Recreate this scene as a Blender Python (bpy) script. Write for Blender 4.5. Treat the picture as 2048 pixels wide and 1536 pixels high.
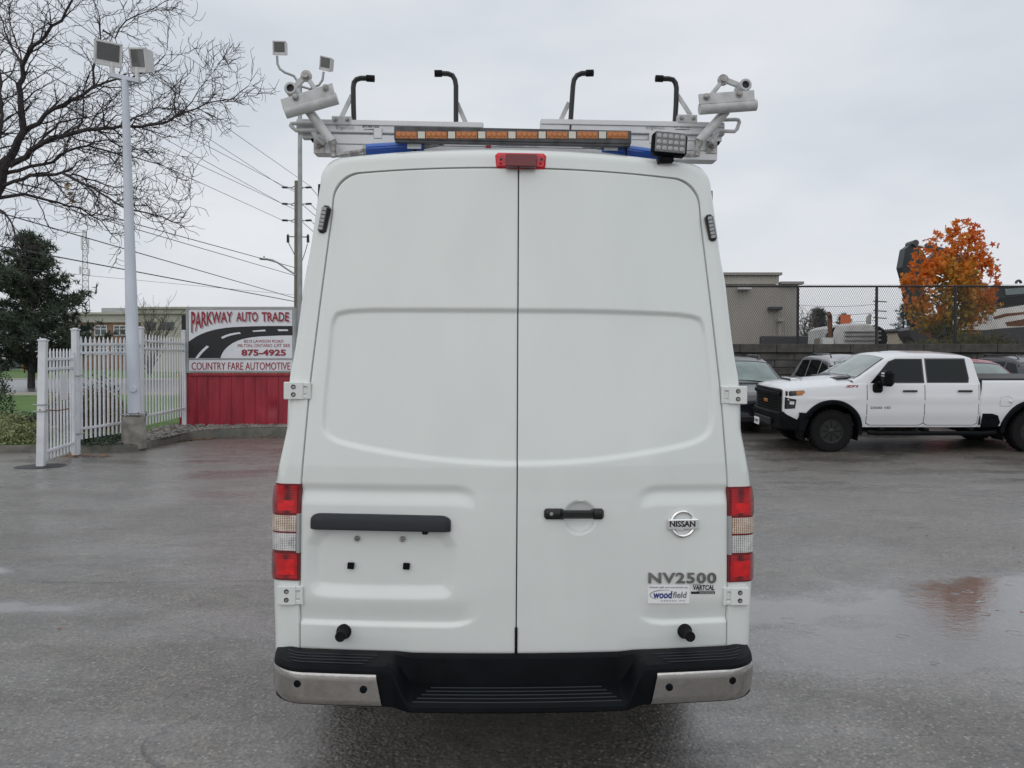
import bpy, bmesh, math, random
import numpy as np
from mathutils import Vector, Matrix, noise as mnoise
random.seed(7)
scene = bpy.context.scene
col = scene.collection
for o in list(bpy.data.objects):
    bpy.data.objects.remove(o)

# ------------------------------------------------------------------ camera, sky, light
W_PX, H_PX, FOC = 2048.0, 1536.0, 1530.0
CAM = Vector((0.0, 0.0, 1.70))
PITCH = math.atan(23.0 / FOC)
cd = bpy.data.cameras.new('camera'); cam = bpy.data.objects.new('camera', cd); col.objects.link(cam)
cam.location = CAM; cam.rotation_euler = (math.pi / 2 - PITCH, 0, 0)
cd.sensor_width = 36.0; cd.lens = FOC / W_PX * 36.0; cd.clip_start = 0.05; cd.clip_end = 3000
scene.camera = cam
scene.render.resolution_x = 1024; scene.render.resolution_y = 768
SUN_EL, SUN_AZ = math.radians(42), math.radians(196)      # high, behind the photographer

world = bpy.data.worlds.new('World'); scene.world = world; world.use_nodes = True
wn = world.node_tree; wn.nodes.clear()
def wnode(t, **kw):
    n = wn.nodes.new(t)
    for k, v in kw.items(): setattr(n, k, v)
    return n
wo = wnode('ShaderNodeOutputWorld'); bg = wnode('ShaderNodeBackground')
sky = wnode('ShaderNodeTexSky', sky_type='NISHITA', sun_disc=False)
sky.sun_elevation = SUN_EL; sky.sun_rotation = SUN_AZ; sky.air_density = 1.0; sky.dust_density = 6.0
sky_s = wnode('ShaderNodeMix', data_type='RGBA', blend_type='MULTIPLY'); sky_s.inputs[0].default_value = 1.0
sky_s.inputs[7].default_value = (0.11, 0.11, 0.11, 1)
tc = wnode('ShaderNodeTexCoord'); mp = wnode('ShaderNodeMapping'); mp.inputs['Scale'].default_value = (1.0, 1.0, 2.6)
n1 = wnode('ShaderNodeTexNoise'); n1.inputs['Scale'].default_value = 2.1; n1.inputs['Detail'].default_value = 5; n1.inputs['Roughness'].default_value = 0.5
cr = wnode('ShaderNodeValToRGB')
cr.color_ramp.elements[0].position = 0.33; cr.color_ramp.elements[0].color = (0.56, 0.60, 0.655, 1)
cr.color_ramp.elements[1].position = 0.68; cr.color_ramp.elements[1].color = (0.76, 0.775, 0.80, 1)
mx = wnode('ShaderNodeMix', data_type='RGBA'); mx.inputs[0].default_value = 0.93     # unbroken cloud deck, a little of the sky behind it
wn.links.new(tc.outputs['Generated'], mp.inputs['Vector']); wn.links.new(mp.outputs[0], n1.inputs['Vector'])
wn.links.new(n1.outputs['Fac'], cr.inputs[0]); wn.links.new(sky.outputs[0], sky_s.inputs[6])
wn.links.new(sky_s.outputs[2], mx.inputs[6]); wn.links.new(cr.outputs[0], mx.inputs[7])
wn.links.new(mx.outputs[2], bg.inputs[0]); bg.inputs[1].default_value = 1.0
wn.links.new(bg.outputs[0], wo.inputs[0])

sd = bpy.data.lights.new('sun', 'SUN'); sd.energy = 0.5; sd.angle = math.radians(110); sd.color = (1.0, 0.985, 0.96)
sun = bpy.data.objects.new('sun', sd); col.objects.link(sun)
sdir = Vector((math.sin(SUN_AZ) * math.cos(SUN_EL), math.cos(SUN_AZ) * math.cos(SUN_EL), math.sin(SUN_EL)))
sun.rotation_euler = sdir.to_track_quat('Z', 'Y').to_euler(); sun.location = sdir * 60
vs = scene.view_settings; vs.view_transform = 'Standard'; vs.look = 'None'; vs.exposure = 0.18; vs.gamma = 1.0; vs.use_curve_mapping = False

# ------------------------------------------------------------------ pixel -> ray helpers
_fw = Vector((0, math.cos(PITCH), -math.sin(PITCH))); _up = Vector((0, math.sin(PITCH), math.cos(PITCH)))
def ray(px, py):
    return Vector((1, 0, 0)) * ((px - 1024) / FOC) + _fw - _up * ((py - 768) / FOC)
def P(px, py, Y):
    d = ray(px, py); return CAM + d * (Y / d.y)
def sstep(a, b, x):
    t = min(1.0, max(0.0, (x - a) / (b - a))); return t * t * (3 - 2 * t)
def gz(X, Y):                                   # the lot climbs gently towards the parked cars on the right
    return 0.05 * max(0.0, Y - 13.5) * sstep(2.0, 4.5, X)
def lawn_z(Y): return 0.13 + 0.021 * max(0.0, Y - 16.0)
def lerp(a, b, t): return a + (b - a) * t
def interp(x, tab):
    if x <= tab[0][0]: return tab[0][1]
    for (a, va), (b, vb) in zip(tab, tab[1:]):
        if x <= b: return va + (vb - va) * (x - a) / (b - a)
    return tab[-1][1]

# ------------------------------------------------------------------ materials
MATS = {}
def M(name, c, rough=0.5, metal=0.0, coat=0.0, var=0.0, vs=5.0, bump=0.0, bs=60.0, c2=None, spec=0.5, stretch=None, trans=0.0, coat_r=0.05, detail=4.0):
    m = bpy.data.materials.new(name); m.use_nodes = True; nt = m.node_tree
    b = nt.nodes['Principled BSDF']
    b.inputs['Base Color'].default_value = (*c, 1); b.inputs['Roughness'].default_value = rough
    b.inputs['Metallic'].default_value = metal; b.inputs['Coat Weight'].default_value = coat; b.inputs['Coat Roughness'].default_value = coat_r
    b.inputs['Specular IOR Level'].default_value = spec; b.inputs['Transmission Weight'].default_value = trans
    geo = nt.nodes.new('ShaderNodeTexCoord'); src = geo.outputs['Object']
    if stretch:
        mpn = nt.nodes.new('ShaderNodeMapping'); mpn.inputs['Scale'].default_value = stretch
        nt.links.new(src, mpn.inputs[0]); src = mpn.outputs[0]
    if var or c2:
        n = nt.nodes.new('ShaderNodeTexNoise'); n.inputs['Scale'].default_value = vs; n.inputs['Detail'].default_value = detail
        nt.links.new(src, n.inputs['Vector'])
        r = nt.nodes.new('ShaderNodeValToRGB'); r.color_ramp.elements[0].position = 0.35; r.color_ramp.elements[1].position = 0.65
        a = c if c2 else tuple(max(0, x * (1 - var)) for x in c); d = c2 if c2 else tuple(min(1, x * (1 + var)) for x in c)
        r.color_ramp.elements[0].color = (*a, 1); r.color_ramp.elements[1].color = (*d, 1)
        nt.links.new(n.outputs['Fac'], r.inputs[0]); nt.links.new(r.outputs[0], b.inputs['Base Color'])
    if bump:
        n2 = nt.nodes.new('ShaderNodeTexNoise'); n2.inputs['Scale'].default_value = bs; n2.inputs['Detail'].default_value = 3
        nt.links.new(src, n2.inputs['Vector'])
        bp = nt.nodes.new('ShaderNodeBump'); bp.inputs['Strength'].default_value = bump; bp.inputs['Distance'].default_value = 0.01
        nt.links.new(n2.outputs['Fac'], bp.inputs['Height']); nt.links.new(bp.outputs[0], b.inputs['Normal'])
    MATS[name] = m; return m
M('van_white', (0.70, 0.735, 0.715), 0.30, coat=1.0, bump=0.035, bs=3.0, coat_r=0.025, var=0.022, vs=2.5, stretch=(1.6, 1, 0.7), detail=6)
M('truck_white', (0.72, 0.735, 0.76), 0.3, coat=0.8, coat_r=0.06)
M('black_plastic', (0.004, 0.0055, 0.007), 0.5, spec=0.10, bump=0.25, bs=350, var=0.25, vs=9)
M('black_gloss', (0.01, 0.011, 0.013), 0.15, coat=0.6)
M('rib_plastic', (0.022, 0.026, 0.03), 0.45, spec=0.3)
M('black_satin', (0.007, 0.0075, 0.008), 0.28, spec=0.45)
M('rubber', (0.008, 0.008, 0.009), 0.8, spec=0.2, bump=0.3, bs=90)
M('emblem_chrome', (0.80, 0.80, 0.80), 0.07, metal=1.0)
M('chrome', (0.50, 0.485, 0.465), 0.045, metal=1.0, var=0.05, vs=40, bump=0.05, bs=60)
M('badge_chrome', (0.26, 0.26, 0.255), 0.06, metal=1.0)
M('aluminium', (0.58, 0.59, 0.60), 0.38, metal=0.35, var=0.04, vs=12, bump=0.02, bs=200)
M('grey_paint', (0.50, 0.51, 0.51), 0.32, var=0.14, vs=25, bump=0.08, bs=120, c2=None)
M('cast_steel', (0.33, 0.32, 0.31), 0.5, metal=0.6, var=0.35, vs=50)
M('dark_steel', (0.07, 0.07, 0.075), 0.45, metal=0.5, var=0.3, vs=20)
M('strut_blue', (0.008, 0.11, 0.48), 0.3, coat=0.5)
M('amber_lens', (0.40, 0.125, 0.02), 0.2, coat=0.3, var=0.25, vs=120)
M('clear_module', (0.60, 0.58, 0.50), 0.25, coat=0.5)
M('red_lens', (0.60, 0.006, 0.022), 0.15, coat=0.3, var=0.2, vs=40)
M('dark_red_lens', (0.15, 0.002, 0.007), 0.15, coat=0.25)
M('bright_red_lens', (0.62, 0.004, 0.008), 0.12, coat=0.35, var=0.25, vs=35)
M('reflector_chrome', (0.85, 0.85, 0.86), 0.14, metal=0.85, coat=1.0)
M('amber_reflector', (0.78, 0.42, 0.20), 0.18, metal=0.7, coat=1.0)
M('led_clear', (0.30, 0.31, 0.31), 0.12, metal=0.2, coat=0.6)
M('sticker_white', (0.82, 0.83, 0.84), 0.45)
M('print_black', (0.012, 0.012, 0.015), 0.5)
M('print_navy', (0.012, 0.03, 0.22), 0.5)
M('print_grey', (0.20, 0.21, 0.23), 0.5)
M('print_red', (0.30, 0.012, 0.03), 0.5)
M('print_shadow', (0.40, 0.40, 0.42), 0.5)
M('glass_dark', (0.006, 0.010, 0.010), 0.03, spec=0.28)
M('glass_teal', (0.15, 0.205, 0.195), 0.04, coat=0.6, var=0.25, vs=2.2, spec=0.8)
M('red_sheet', (0.34, 0.022, 0.04), 0.42, var=0.22, vs=3, bump=0.08, bs=8, stretch=(1.5, 1.5, 0.35), detail=7)
M('sign_white', (0.74, 0.76, 0.80), 0.4, var=0.03, vs=4)
M('fence_white', (0.66, 0.685, 0.715), 0.45, var=0.10, vs=3, detail=6)
M('pole_white', (0.56, 0.60, 0.67), 0.45, var=0.09, vs=2.5, stretch=(1, 1, 0.4))
M('lamp_white', (0.66, 0.66, 0.66), 0.5, var=0.06, vs=4)
M('lamp_glass', (0.12, 0.125, 0.125), 0.25, coat=0.5, var=0.2, vs=60)
M('rust', (0.16, 0.065, 0.03), 0.8, var=0.4, vs=30)
M('concrete', (0.30, 0.29, 0.26), 0.8, c2=(0.17, 0.16, 0.14), vs=5, bump=0.4, bs=40)
M('kerb', (0.13, 0.125, 0.105), 0.6, c2=(0.07, 0.068, 0.055), vs=4, bump=0.5, bs=45)
M('wall_block', (0.105, 0.098, 0.09), 0.75, c2=(0.052, 0.05, 0.048), vs=3.5, bump=1.0, bs=22)
M('wall_cap', (0.075, 0.07, 0.063), 0.7, c2=(0.04, 0.038, 0.036), vs=4, bump=1.0, bs=25)
M('fence_black', (0.012, 0.013, 0.014), 0.5)
M('wire_grey', (0.05, 0.052, 0.056), 0.6)
M('wood_pole', (0.17, 0.16, 0.135), 0.85, var=0.25, vs=14, stretch=(4, 4, 0.3))
M('insulator', (0.05, 0.048, 0.05), 0.35)
M('cable', (0.075, 0.078, 0.085), 0.6)
M('galvanised', (0.36, 0.37, 0.375), 0.5, metal=0.3, var=0.12, vs=3)
M('bark_dark', (0.042, 0.035, 0.037), 0.9, var=0.3, vs=12)
M('bark', (0.09, 0.075, 0.06), 0.9, var=0.3, vs=14)
M('needles', (0.026, 0.043, 0.026), 0.7, c2=(0.055, 0.078, 0.042), vs=1.3)
M('needles_far', (0.035, 0.05, 0.04), 0.8, var=0.3, vs=2)
M('dry_leaf', (0.20, 0.10, 0.05), 0.8, var=0.4, vs=3)
M('weeds', (0.12, 0.115, 0.045), 0.8, var=0.4, vs=5)
M('shrub_green', (0.09, 0.13, 0.045), 0.6, c2=(0.34, 0.36, 0.17), vs=6)
M('dark_shrub', (0.03, 0.055, 0.03), 0.7, var=0.35, vs=5)
M('brown_shrub', (0.13, 0.065, 0.04), 0.8, var=0.35, vs=4)
M('river_stone', (0.26, 0.245, 0.22), 0.5, c2=(0.12, 0.115, 0.105), vs=4)
M('gravel', (0.13, 0.115, 0.09), 0.85, var=0.35, vs=25, bump=0.8, bs=40)
M('grass', (0.055, 0.12, 0.016), 0.8, c2=(0.095, 0.18, 0.03), vs=0.9, bump=1.0, bs=30)
M('earth', (0.10, 0.09, 0.07), 0.9, var=0.25, vs=1.5, bump=0.5, bs=10)
M('far_ground', (0.07, 0.08, 0.06), 0.9, var=0.25, vs=0.05)
M('road_asphalt', (0.10, 0.105, 0.11), 0.28, var=0.15, vs=0.6)
M('kerb_pale', (0.40, 0.38, 0.34), 0.8)
M('metal_siding', (0.37, 0.35, 0.315), 0.5, var=0.04, vs=0.6)
M('metal_trim', (0.25, 0.24, 0.22), 0.5)
M('tan_wall', (0.40, 0.36, 0.28), 0.8, var=0.05, vs=0.5)
M('brick_far', (0.23, 0.145, 0.105), 0.9, var=0.2, vs=1.2)
M('stone_far', (0.40, 0.39, 0.345), 0.8, var=0.05, vs=0.4)
M('window_far', (0.06, 0.08, 0.095), 0.12)
M('frame_white', (0.66, 0.67, 0.68), 0.5)
M('bus_yellow', (0.42, 0.22, 0.03), 0.4)
M('bus_white', (0.55, 0.56, 0.58), 0.4)
M('suv_black', (0.010, 0.011, 0.017), 0.25, coat=1.0)
M('suv_silver', (0.42, 0.43, 0.45), 0.28, metal=0.35, coat=0.8)
M('car_red', (0.33, 0.02, 0.035), 0.25, coat=1.0)
M('suv_charcoal', (0.03, 0.032, 0.038), 0.25, coat=1.0)
M('excavator_green', (0.012, 0.021, 0.023), 0.45, var=0.25, vs=3)
M('excavator_white', (0.80, 0.80, 0.78), 0.55, c2=(0.60, 0.55, 0.48), vs=0.9, detail=8)
M('truck_worn_white', (0.60, 0.61, 0.61), 0.5, c2=(0.47, 0.46, 0.44), vs=2.5)
M('orange_print', (0.65, 0.16, 0.06), 0.5)
M('tan_leaf', (0.42, 0.31, 0.19), 0.8)
M('plastic_white', (0.66, 0.68, 0.70), 0.5)
M('tonneau', (0.02, 0.02, 0.022), 0.45, var=0.2, vs=6)
M('orange_lens', (0.47, 0.15, 0.025), 0.2, coat=0.4)

def ribbed(name, c, rough, metal, scale, strength, axis='Z', wtype='BANDS'):
    m = M(name, c, rough, metal, coat=0.5); nt = m.node_tree; b = nt.nodes['Principled BSDF']
    g = nt.nodes.new('ShaderNodeTexCoord'); w = nt.nodes.new('ShaderNodeTexWave'); w.wave_type = wtype; w.bands_direction = axis
    w.inputs['Scale'].default_value = scale; w.inputs['Distortion'].default_value = 0.4
    bp = nt.nodes.new('ShaderNodeBump'); bp.inputs['Strength'].default_value = strength; bp.inputs['Distance'].default_value = 0.01
    nt.links.new(g.outputs['Object'], w.inputs['Vector']); nt.links.new(w.outputs['Fac'], bp.inputs['Height']); nt.links.new(bp.outputs[0], b.inputs['Normal'])
    return m
def optics(name, lo, hi, sx, sz, rough=0.12, metal=0.3):
    """lamp optics: glints and darks of prismatic facets painted as crossed colour bands"""
    m = ribbed(name, hi, rough, metal, sx, 0.5, 'X'); nt = m.node_tree; b = nt.nodes['Principled BSDF']
    g = nt.nodes.new('ShaderNodeTexCoord'); f = []
    for ax, sc in (('X', sx), ('Z', sz)):
        w = nt.nodes.new('ShaderNodeTexWave'); w.bands_direction = ax; w.inputs['Scale'].default_value = sc; w.inputs['Distortion'].default_value = 1.2; w.inputs['Detail'].default_value = 2
        nt.links.new(g.outputs['Object'], w.inputs['Vector']); f.append(w.outputs['Fac'])
    n = nt.nodes.new('ShaderNodeTexNoise'); n.inputs['Scale'].default_value = 22; nt.links.new(g.outputs['Object'], n.inputs['Vector'])
    a = nt.nodes.new('ShaderNodeMath'); a.operation = 'MULTIPLY'; nt.links.new(f[0], a.inputs[0]); nt.links.new(f[1], a.inputs[1])
    c = nt.nodes.new('ShaderNodeMath'); c.operation = 'ADD'; nt.links.new(a.outputs[0], c.inputs[0]); nt.links.new(n.outputs['Fac'], c.inputs[1])
    r = nt.nodes.new('ShaderNodeValToRGB'); r.color_ramp.elements[0].position = 0.45; r.color_ramp.elements[1].position = 1.05
    r.color_ramp.elements[0].color = (*lo, 1); r.color_ramp.elements[1].color = (*hi, 1)  # bright and dark of the facets go into the base colour
    nt.links.new(c.outputs[0], r.inputs[0]); nt.links.new(r.outputs[0], b.inputs['Base Color'])
optics('lens_clear_ribs', (0.28, 0.27, 0.26), (0.98, 0.98, 0.98), 34, 46)
optics('lens_amber_ribs', (0.38, 0.22, 0.13), (0.98, 0.90, 0.82), 34, 46)
optics('lens_red_ribs', (0.09, 0.0, 0.003), (0.55, 0.005, 0.012), 5, 46, metal=0.0)

def leaf_material(name, stops, rough=0.6):
    """colour varies leaf by leaf from the mesh attribute 'tint'"""
    m = bpy.data.materials.new(name); m.use_nodes = True; nt = m.node_tree; b = nt.nodes['Principled BSDF']
    a = nt.nodes.new('ShaderNodeAttribute'); a.attribute_name = 'tint'
    r = nt.nodes.new('ShaderNodeValToRGB'); els = r.color_ramp.elements
    while len(els) < len(stops): els.new(0.5)
    for e, (p, c) in zip(els, stops): e.position = p; e.color = (*c, 1)
    nt.links.new(a.outputs['Fac'], r.inputs[0]); nt.links.new(r.outputs[0], b.inputs['Base Color'])
    b.inputs['Roughness'].default_value = rough
    t = nt.nodes.new('ShaderNodeBsdfTranslucent'); mxs = nt.nodes.new('ShaderNodeMixShader'); mxs.inputs[0].default_value = 0.35
    nt.links.new(r.outputs[0], t.inputs[0]); nt.links.new(b.outputs[0], mxs.inputs[1]); nt.links.new(t.outputs[0], mxs.inputs[2])
    nt.links.new(mxs.outputs[0], nt.nodes['Material Output'].inputs[0])
    MATS[name] = m
leaf_material('maple_leaves', [(0.0, (0.13, 0.15, 0.015)), (0.3, (0.42, 0.25, 0.025)), (0.6, (0.72, 0.22, 0.025)), (1.0, (0.62, 0.11, 0.035))])

# wet asphalt -------------------------------------------------------------
def asphalt_material():
    m = bpy.data.materials.new('wet_asphalt'); m.use_nodes = True; nt = m.node_tree; L = nt.links.new
    b = nt.nodes['Principled BSDF']; g = nt.nodes.new('ShaderNodeNewGeometry'); pos = g.outputs['Position']
    def N(t, **kw):
        n = nt.nodes.new(t)
        for k, v in kw.items(): setattr(n, k, v)
        return n
    def noise(scale, det=3, rough=0.5, vec=pos):
        n = N('ShaderNodeTexNoise'); n.inputs['Scale'].default_value = scale; n.inputs['Detail'].default_value = det; n.inputs['Roughness'].default_value = rough
        L(vec, n.inputs['Vector']); return n.outputs['Fac']
    def math_(op, a, c=None, clamp=False):
        n = N('ShaderNodeMath', operation=op); n.use_clamp = clamp
        for i, x in enumerate((a, c)):
            if x is None: continue
            if isinstance(x, (int, float)): n.inputs[i].default_value = x
            else: L(x, n.inputs[i])
        return n.outputs[0]
    def ramp(x, a, c, lo=0.0, hi=1.0):
        n = N('ShaderNodeMapRange', interpolation_type='SMOOTHSTEP')
        n.inputs[1].default_value = a; n.inputs[2].default_value = c; n.inputs[3].default_value = lo; n.inputs[4].default_value = hi
        L(x, n.inputs[0]); return n.outputs[0]
    # standing water: a few ellipses on the plan with ragged, noisy shores
    dist = None
    for (cx, cy, rx, ry) in [(3.4, 5.2, 1.15, 0.95), (2.45, 4.7, 0.95, 0.45), (1.75, 5.45, 0.85, 0.32), (4.4, 6.0, 1.2, 0.45), (-4.9, 6.5, 1.0, 0.25), (-3.9, 5.5, 1.1, 0.20)]:
        s = N('ShaderNodeVectorMath', operation='SUBTRACT'); L(pos, s.inputs[0]); s.inputs[1].default_value = (cx, cy, 0)
        d = N('ShaderNodeVectorMath', operation='MULTIPLY'); L(s.outputs[0], d.inputs[0]); d.inputs[1].default_value = (1 / rx, 1 / ry, 0)
        l = N('ShaderNodeVectorMath', operation='LENGTH'); L(d.outputs[0], l.inputs[0])
        o = l.outputs['Value']
        if cx < 0: o = math_('ADD', o, 0.25)
        dist = o if dist is None else math_('MINIMUM', dist, o)
    shore = math_('ADD', dist, math_('MULTIPLY', math_('SUBTRACT', noise(2.6, 8, 0.66), 0.5), 1.3))
    pud = math_('MULTIPLY', ramp(shore, 1.25, 0.75), 0.9)
    # damp film: broad worn lanes
    sv = N('ShaderNodeVectorMath', operation='MULTIPLY'); L(pos, sv.inputs[0]); sv.inputs[1].default_value = (0.55, 1.25, 1)
    film = math_('MAXIMUM', ramp(noise(0.62, 9, 0.70, sv.outputs[0]), 0.42, 0.62), ramp(shore, 2.0, 1.0))
    stones = N('ShaderNodeTexVoronoi'); stones.inputs['Scale'].default_value = 52; L(pos, stones.inputs['Vector'])
    stones2 = N('ShaderNodeTexVoronoi'); stones2.inputs['Scale'].default_value = 24; L(pos, stones2.inputs['Vector'])
    sep = N('ShaderNodeSeparateColor'); L(stones.outputs['Color'], sep.inputs[0])
    sep2 = N('ShaderNodeSeparateColor'); L(stones2.outputs['Color'], sep2.inputs[0])
    speck = math_('MULTIPLY', ramp(sep.outputs[0], 0.60, 0.95), ramp(stones.outputs['Distance'], 0.5, 0.15))
    speck2 = math_('MULTIPLY', ramp(sep2.outputs[1], 0.86, 1.0), ramp(stones2.outputs['Distance'], 0.32, 0.12))
    base = N('ShaderNodeValToRGB'); base.color_ramp.elements[0].color = (0.072, 0.062, 0.050, 1); base.color_ramp.elements[1].color = (0.160, 0.140, 0.116, 1)
    base.color_ramp.elements[0].position = 0.3; base.color_ramp.elements[1].position = 0.7
    L(noise(1.1, 6, 0.6), base.inputs[0])
    fine = N('ShaderNodeMix', data_type='RGBA', blend_type='MULTIPLY'); fine.inputs[0].default_value = 1.0
    fr = N('ShaderNodeValToRGB'); fr.color_ramp.elements[0].color = (0.22, 0.22, 0.22, 1); fr.color_ramp.elements[1].color = (1.9, 1.9, 1.9, 1)
    fr.color_ramp.elements[0].position = 0.40; fr.color_ramp.elements[1].position = 0.62
    L(math_('ADD', math_('MULTIPLY', noise(42, 4, 0.75), 0.7), math_('MULTIPLY', noise(9, 5, 0.7), 0.3)), fr.inputs[0]); L(base.outputs[0], fine.inputs[6]); L(fr.outputs[0], fine.inputs[7])
    sp = N('ShaderNodeMix', data_type='RGBA'); L(math_('MULTIPLY', math_('MAXIMUM', speck, speck2), 0.85), sp.inputs[0]); L(fine.outputs[2], sp.inputs[6]); sp.inputs[7].default_value = (0.42, 0.39, 0.35, 1)
    # cracks
    wv = N('ShaderNodeVectorMath', operation='ADD'); L(pos, wv.inputs[0])
    nz = N('ShaderNodeTexNoise'); nz.inputs['Scale'].default_value = 0.9; nz.inputs['Detail'].default_value = 6; L(pos, nz.inputs['Vector'])
    nzs = N('ShaderNodeVectorMath', operation='SCALE'); nzs.inputs['Scale'].default_value = 1.5; L(nz.outputs['Color'], nzs.inputs[0]); L(nzs.outputs[0], wv.inputs[1])
    ck = N('ShaderNodeTexVoronoi', feature='DISTANCE_TO_EDGE'); ck.inputs['Scale'].default_value = 0.30; L(wv.outputs[0], ck.inputs['Vector'])
    crack = math_('MULTIPLY', ramp(ck.outputs['Distance'], 0.005, 0.001), ramp(noise(0.8, 2), 0.50, 0.64))
    sx = N('ShaderNodeSeparateXYZ'); L(pos, sx.inputs[0])
    for y0, xa, xb in ((6.19, -0.6, -1.2), (13.3, 3.0, 3.6), (9.4, 3.0, 3.6)):     # paving joints
        off = math_('ABSOLUTE', math_('ADD', math_('SUBTRACT', sx.outputs[1], y0), math_('MULTIPLY', math_('SUBTRACT', noise(1.3, 6, 0.7), 0.5), 0.35)))
        seam = math_('MULTIPLY', math_('MULTIPLY', ramp(off, 0.030, 0.006), ramp(noise(2.0, 4, 0.7), 0.42, 0.60)), ramp(sx.outputs[0], xa, xb))
        crack = math_('MAXIMUM', crack, seam)
    cm = N('ShaderNodeMix', data_type='RGBA'); L(math_('MULTIPLY', crack, 0.8), cm.inputs[0]); L(sp.outputs[2], cm.inputs[6]); cm.inputs[7].default_value = (0.012, 0.011, 0.010, 1)
    wet = N('ShaderNodeMix', data_type='RGBA'); L(math_('MULTIPLY', pud, 0.6), wet.inputs[0]); L(cm.outputs[2], wet.inputs[6]); wet.inputs[7].default_value = (0.055, 0.046, 0.038, 1)
    L(wet.outputs[2], b.inputs['Base Color']); L(ramp(pud, 0.1, 0.8, 1.0, 0.25), b.inputs['Specular IOR Level']); L(ramp(pud, 0.1, 0.8, 2.0, 1.5), b.inputs['Coat IOR'])
    inv = math_('SUBTRACT', 1.0, pud)
    L(math_('ADD', math_('MULTIPLY', inv, 0.42), 0.04), b.inputs['Roughness'])
    # relief
    h = math_('ADD', math_('MULTIPLY', stones.outputs['Distance'], -0.55), math_('MULTIPLY', noise(42, 5, 0.75), 0.8))
    h = math_('SUBTRACT', h, math_('MULTIPLY', crack, 1.0))
    bp = N('ShaderNodeBump'); bp.inputs['Distance'].default_value = 0.016; L(h, bp.inputs['Height']); L(math_('MULTIPLY', inv, 0.9), bp.inputs['Strength'])
    L(bp.outputs[0], b.inputs['Normal'])
    # water film on top
    L(math_('MAXIMUM', math_('ADD', math_('MULTIPLY', film, 0.60), 0.42), pud), b.inputs['Coat Weight'])
    L(math_('ADD', math_('MULTIPLY', inv, math_('ADD', math_('MULTIPLY', film, -0.27), 0.36)), 0.022), b.inputs['Coat Roughness'])
    rip = N('ShaderNodeBump'); rip.inputs['Distance'].default_value = 0.006
    ring = N('ShaderNodeTexVoronoi'); ring.inputs['Scale'].default_value = 4.2; L(pos, ring.inputs['Vector'])
    rs = N('ShaderNodeSeparateColor'); L(ring.outputs['Color'], rs.inputs[0])
    rr = math_('ABSOLUTE', math_('SUBTRACT', ring.outputs['Distance'], math_('MULTIPLY', rs.outputs[0], 0.3)))
    rings = math_('MULTIPLY', ramp(rr, 0.05, 0.0), ramp(rs.outputs[1], 0.45, 0.5))
    hh = math_('ADD', math_('MULTIPLY', rings, math_('MULTIPLY', pud, 0.5)), math_('MULTIPLY', inv, noise(36, 5, 0.72)))
    hh = math_('ADD', hh, math_('ADD', math_('MULTIPLY', noise(7, 2), 0.5), math_('MULTIPLY', noise(26, 2), 0.35)))
    L(hh, rip.inputs['Height']); L(math_('ADD', math_('MULTIPLY', inv, 0.42), 0.30), rip.inputs['Strength']); L(rip.outputs[0], b.inputs['Coat Normal'])
    MATS['wet_asphalt'] = m
asphalt_material()

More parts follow.
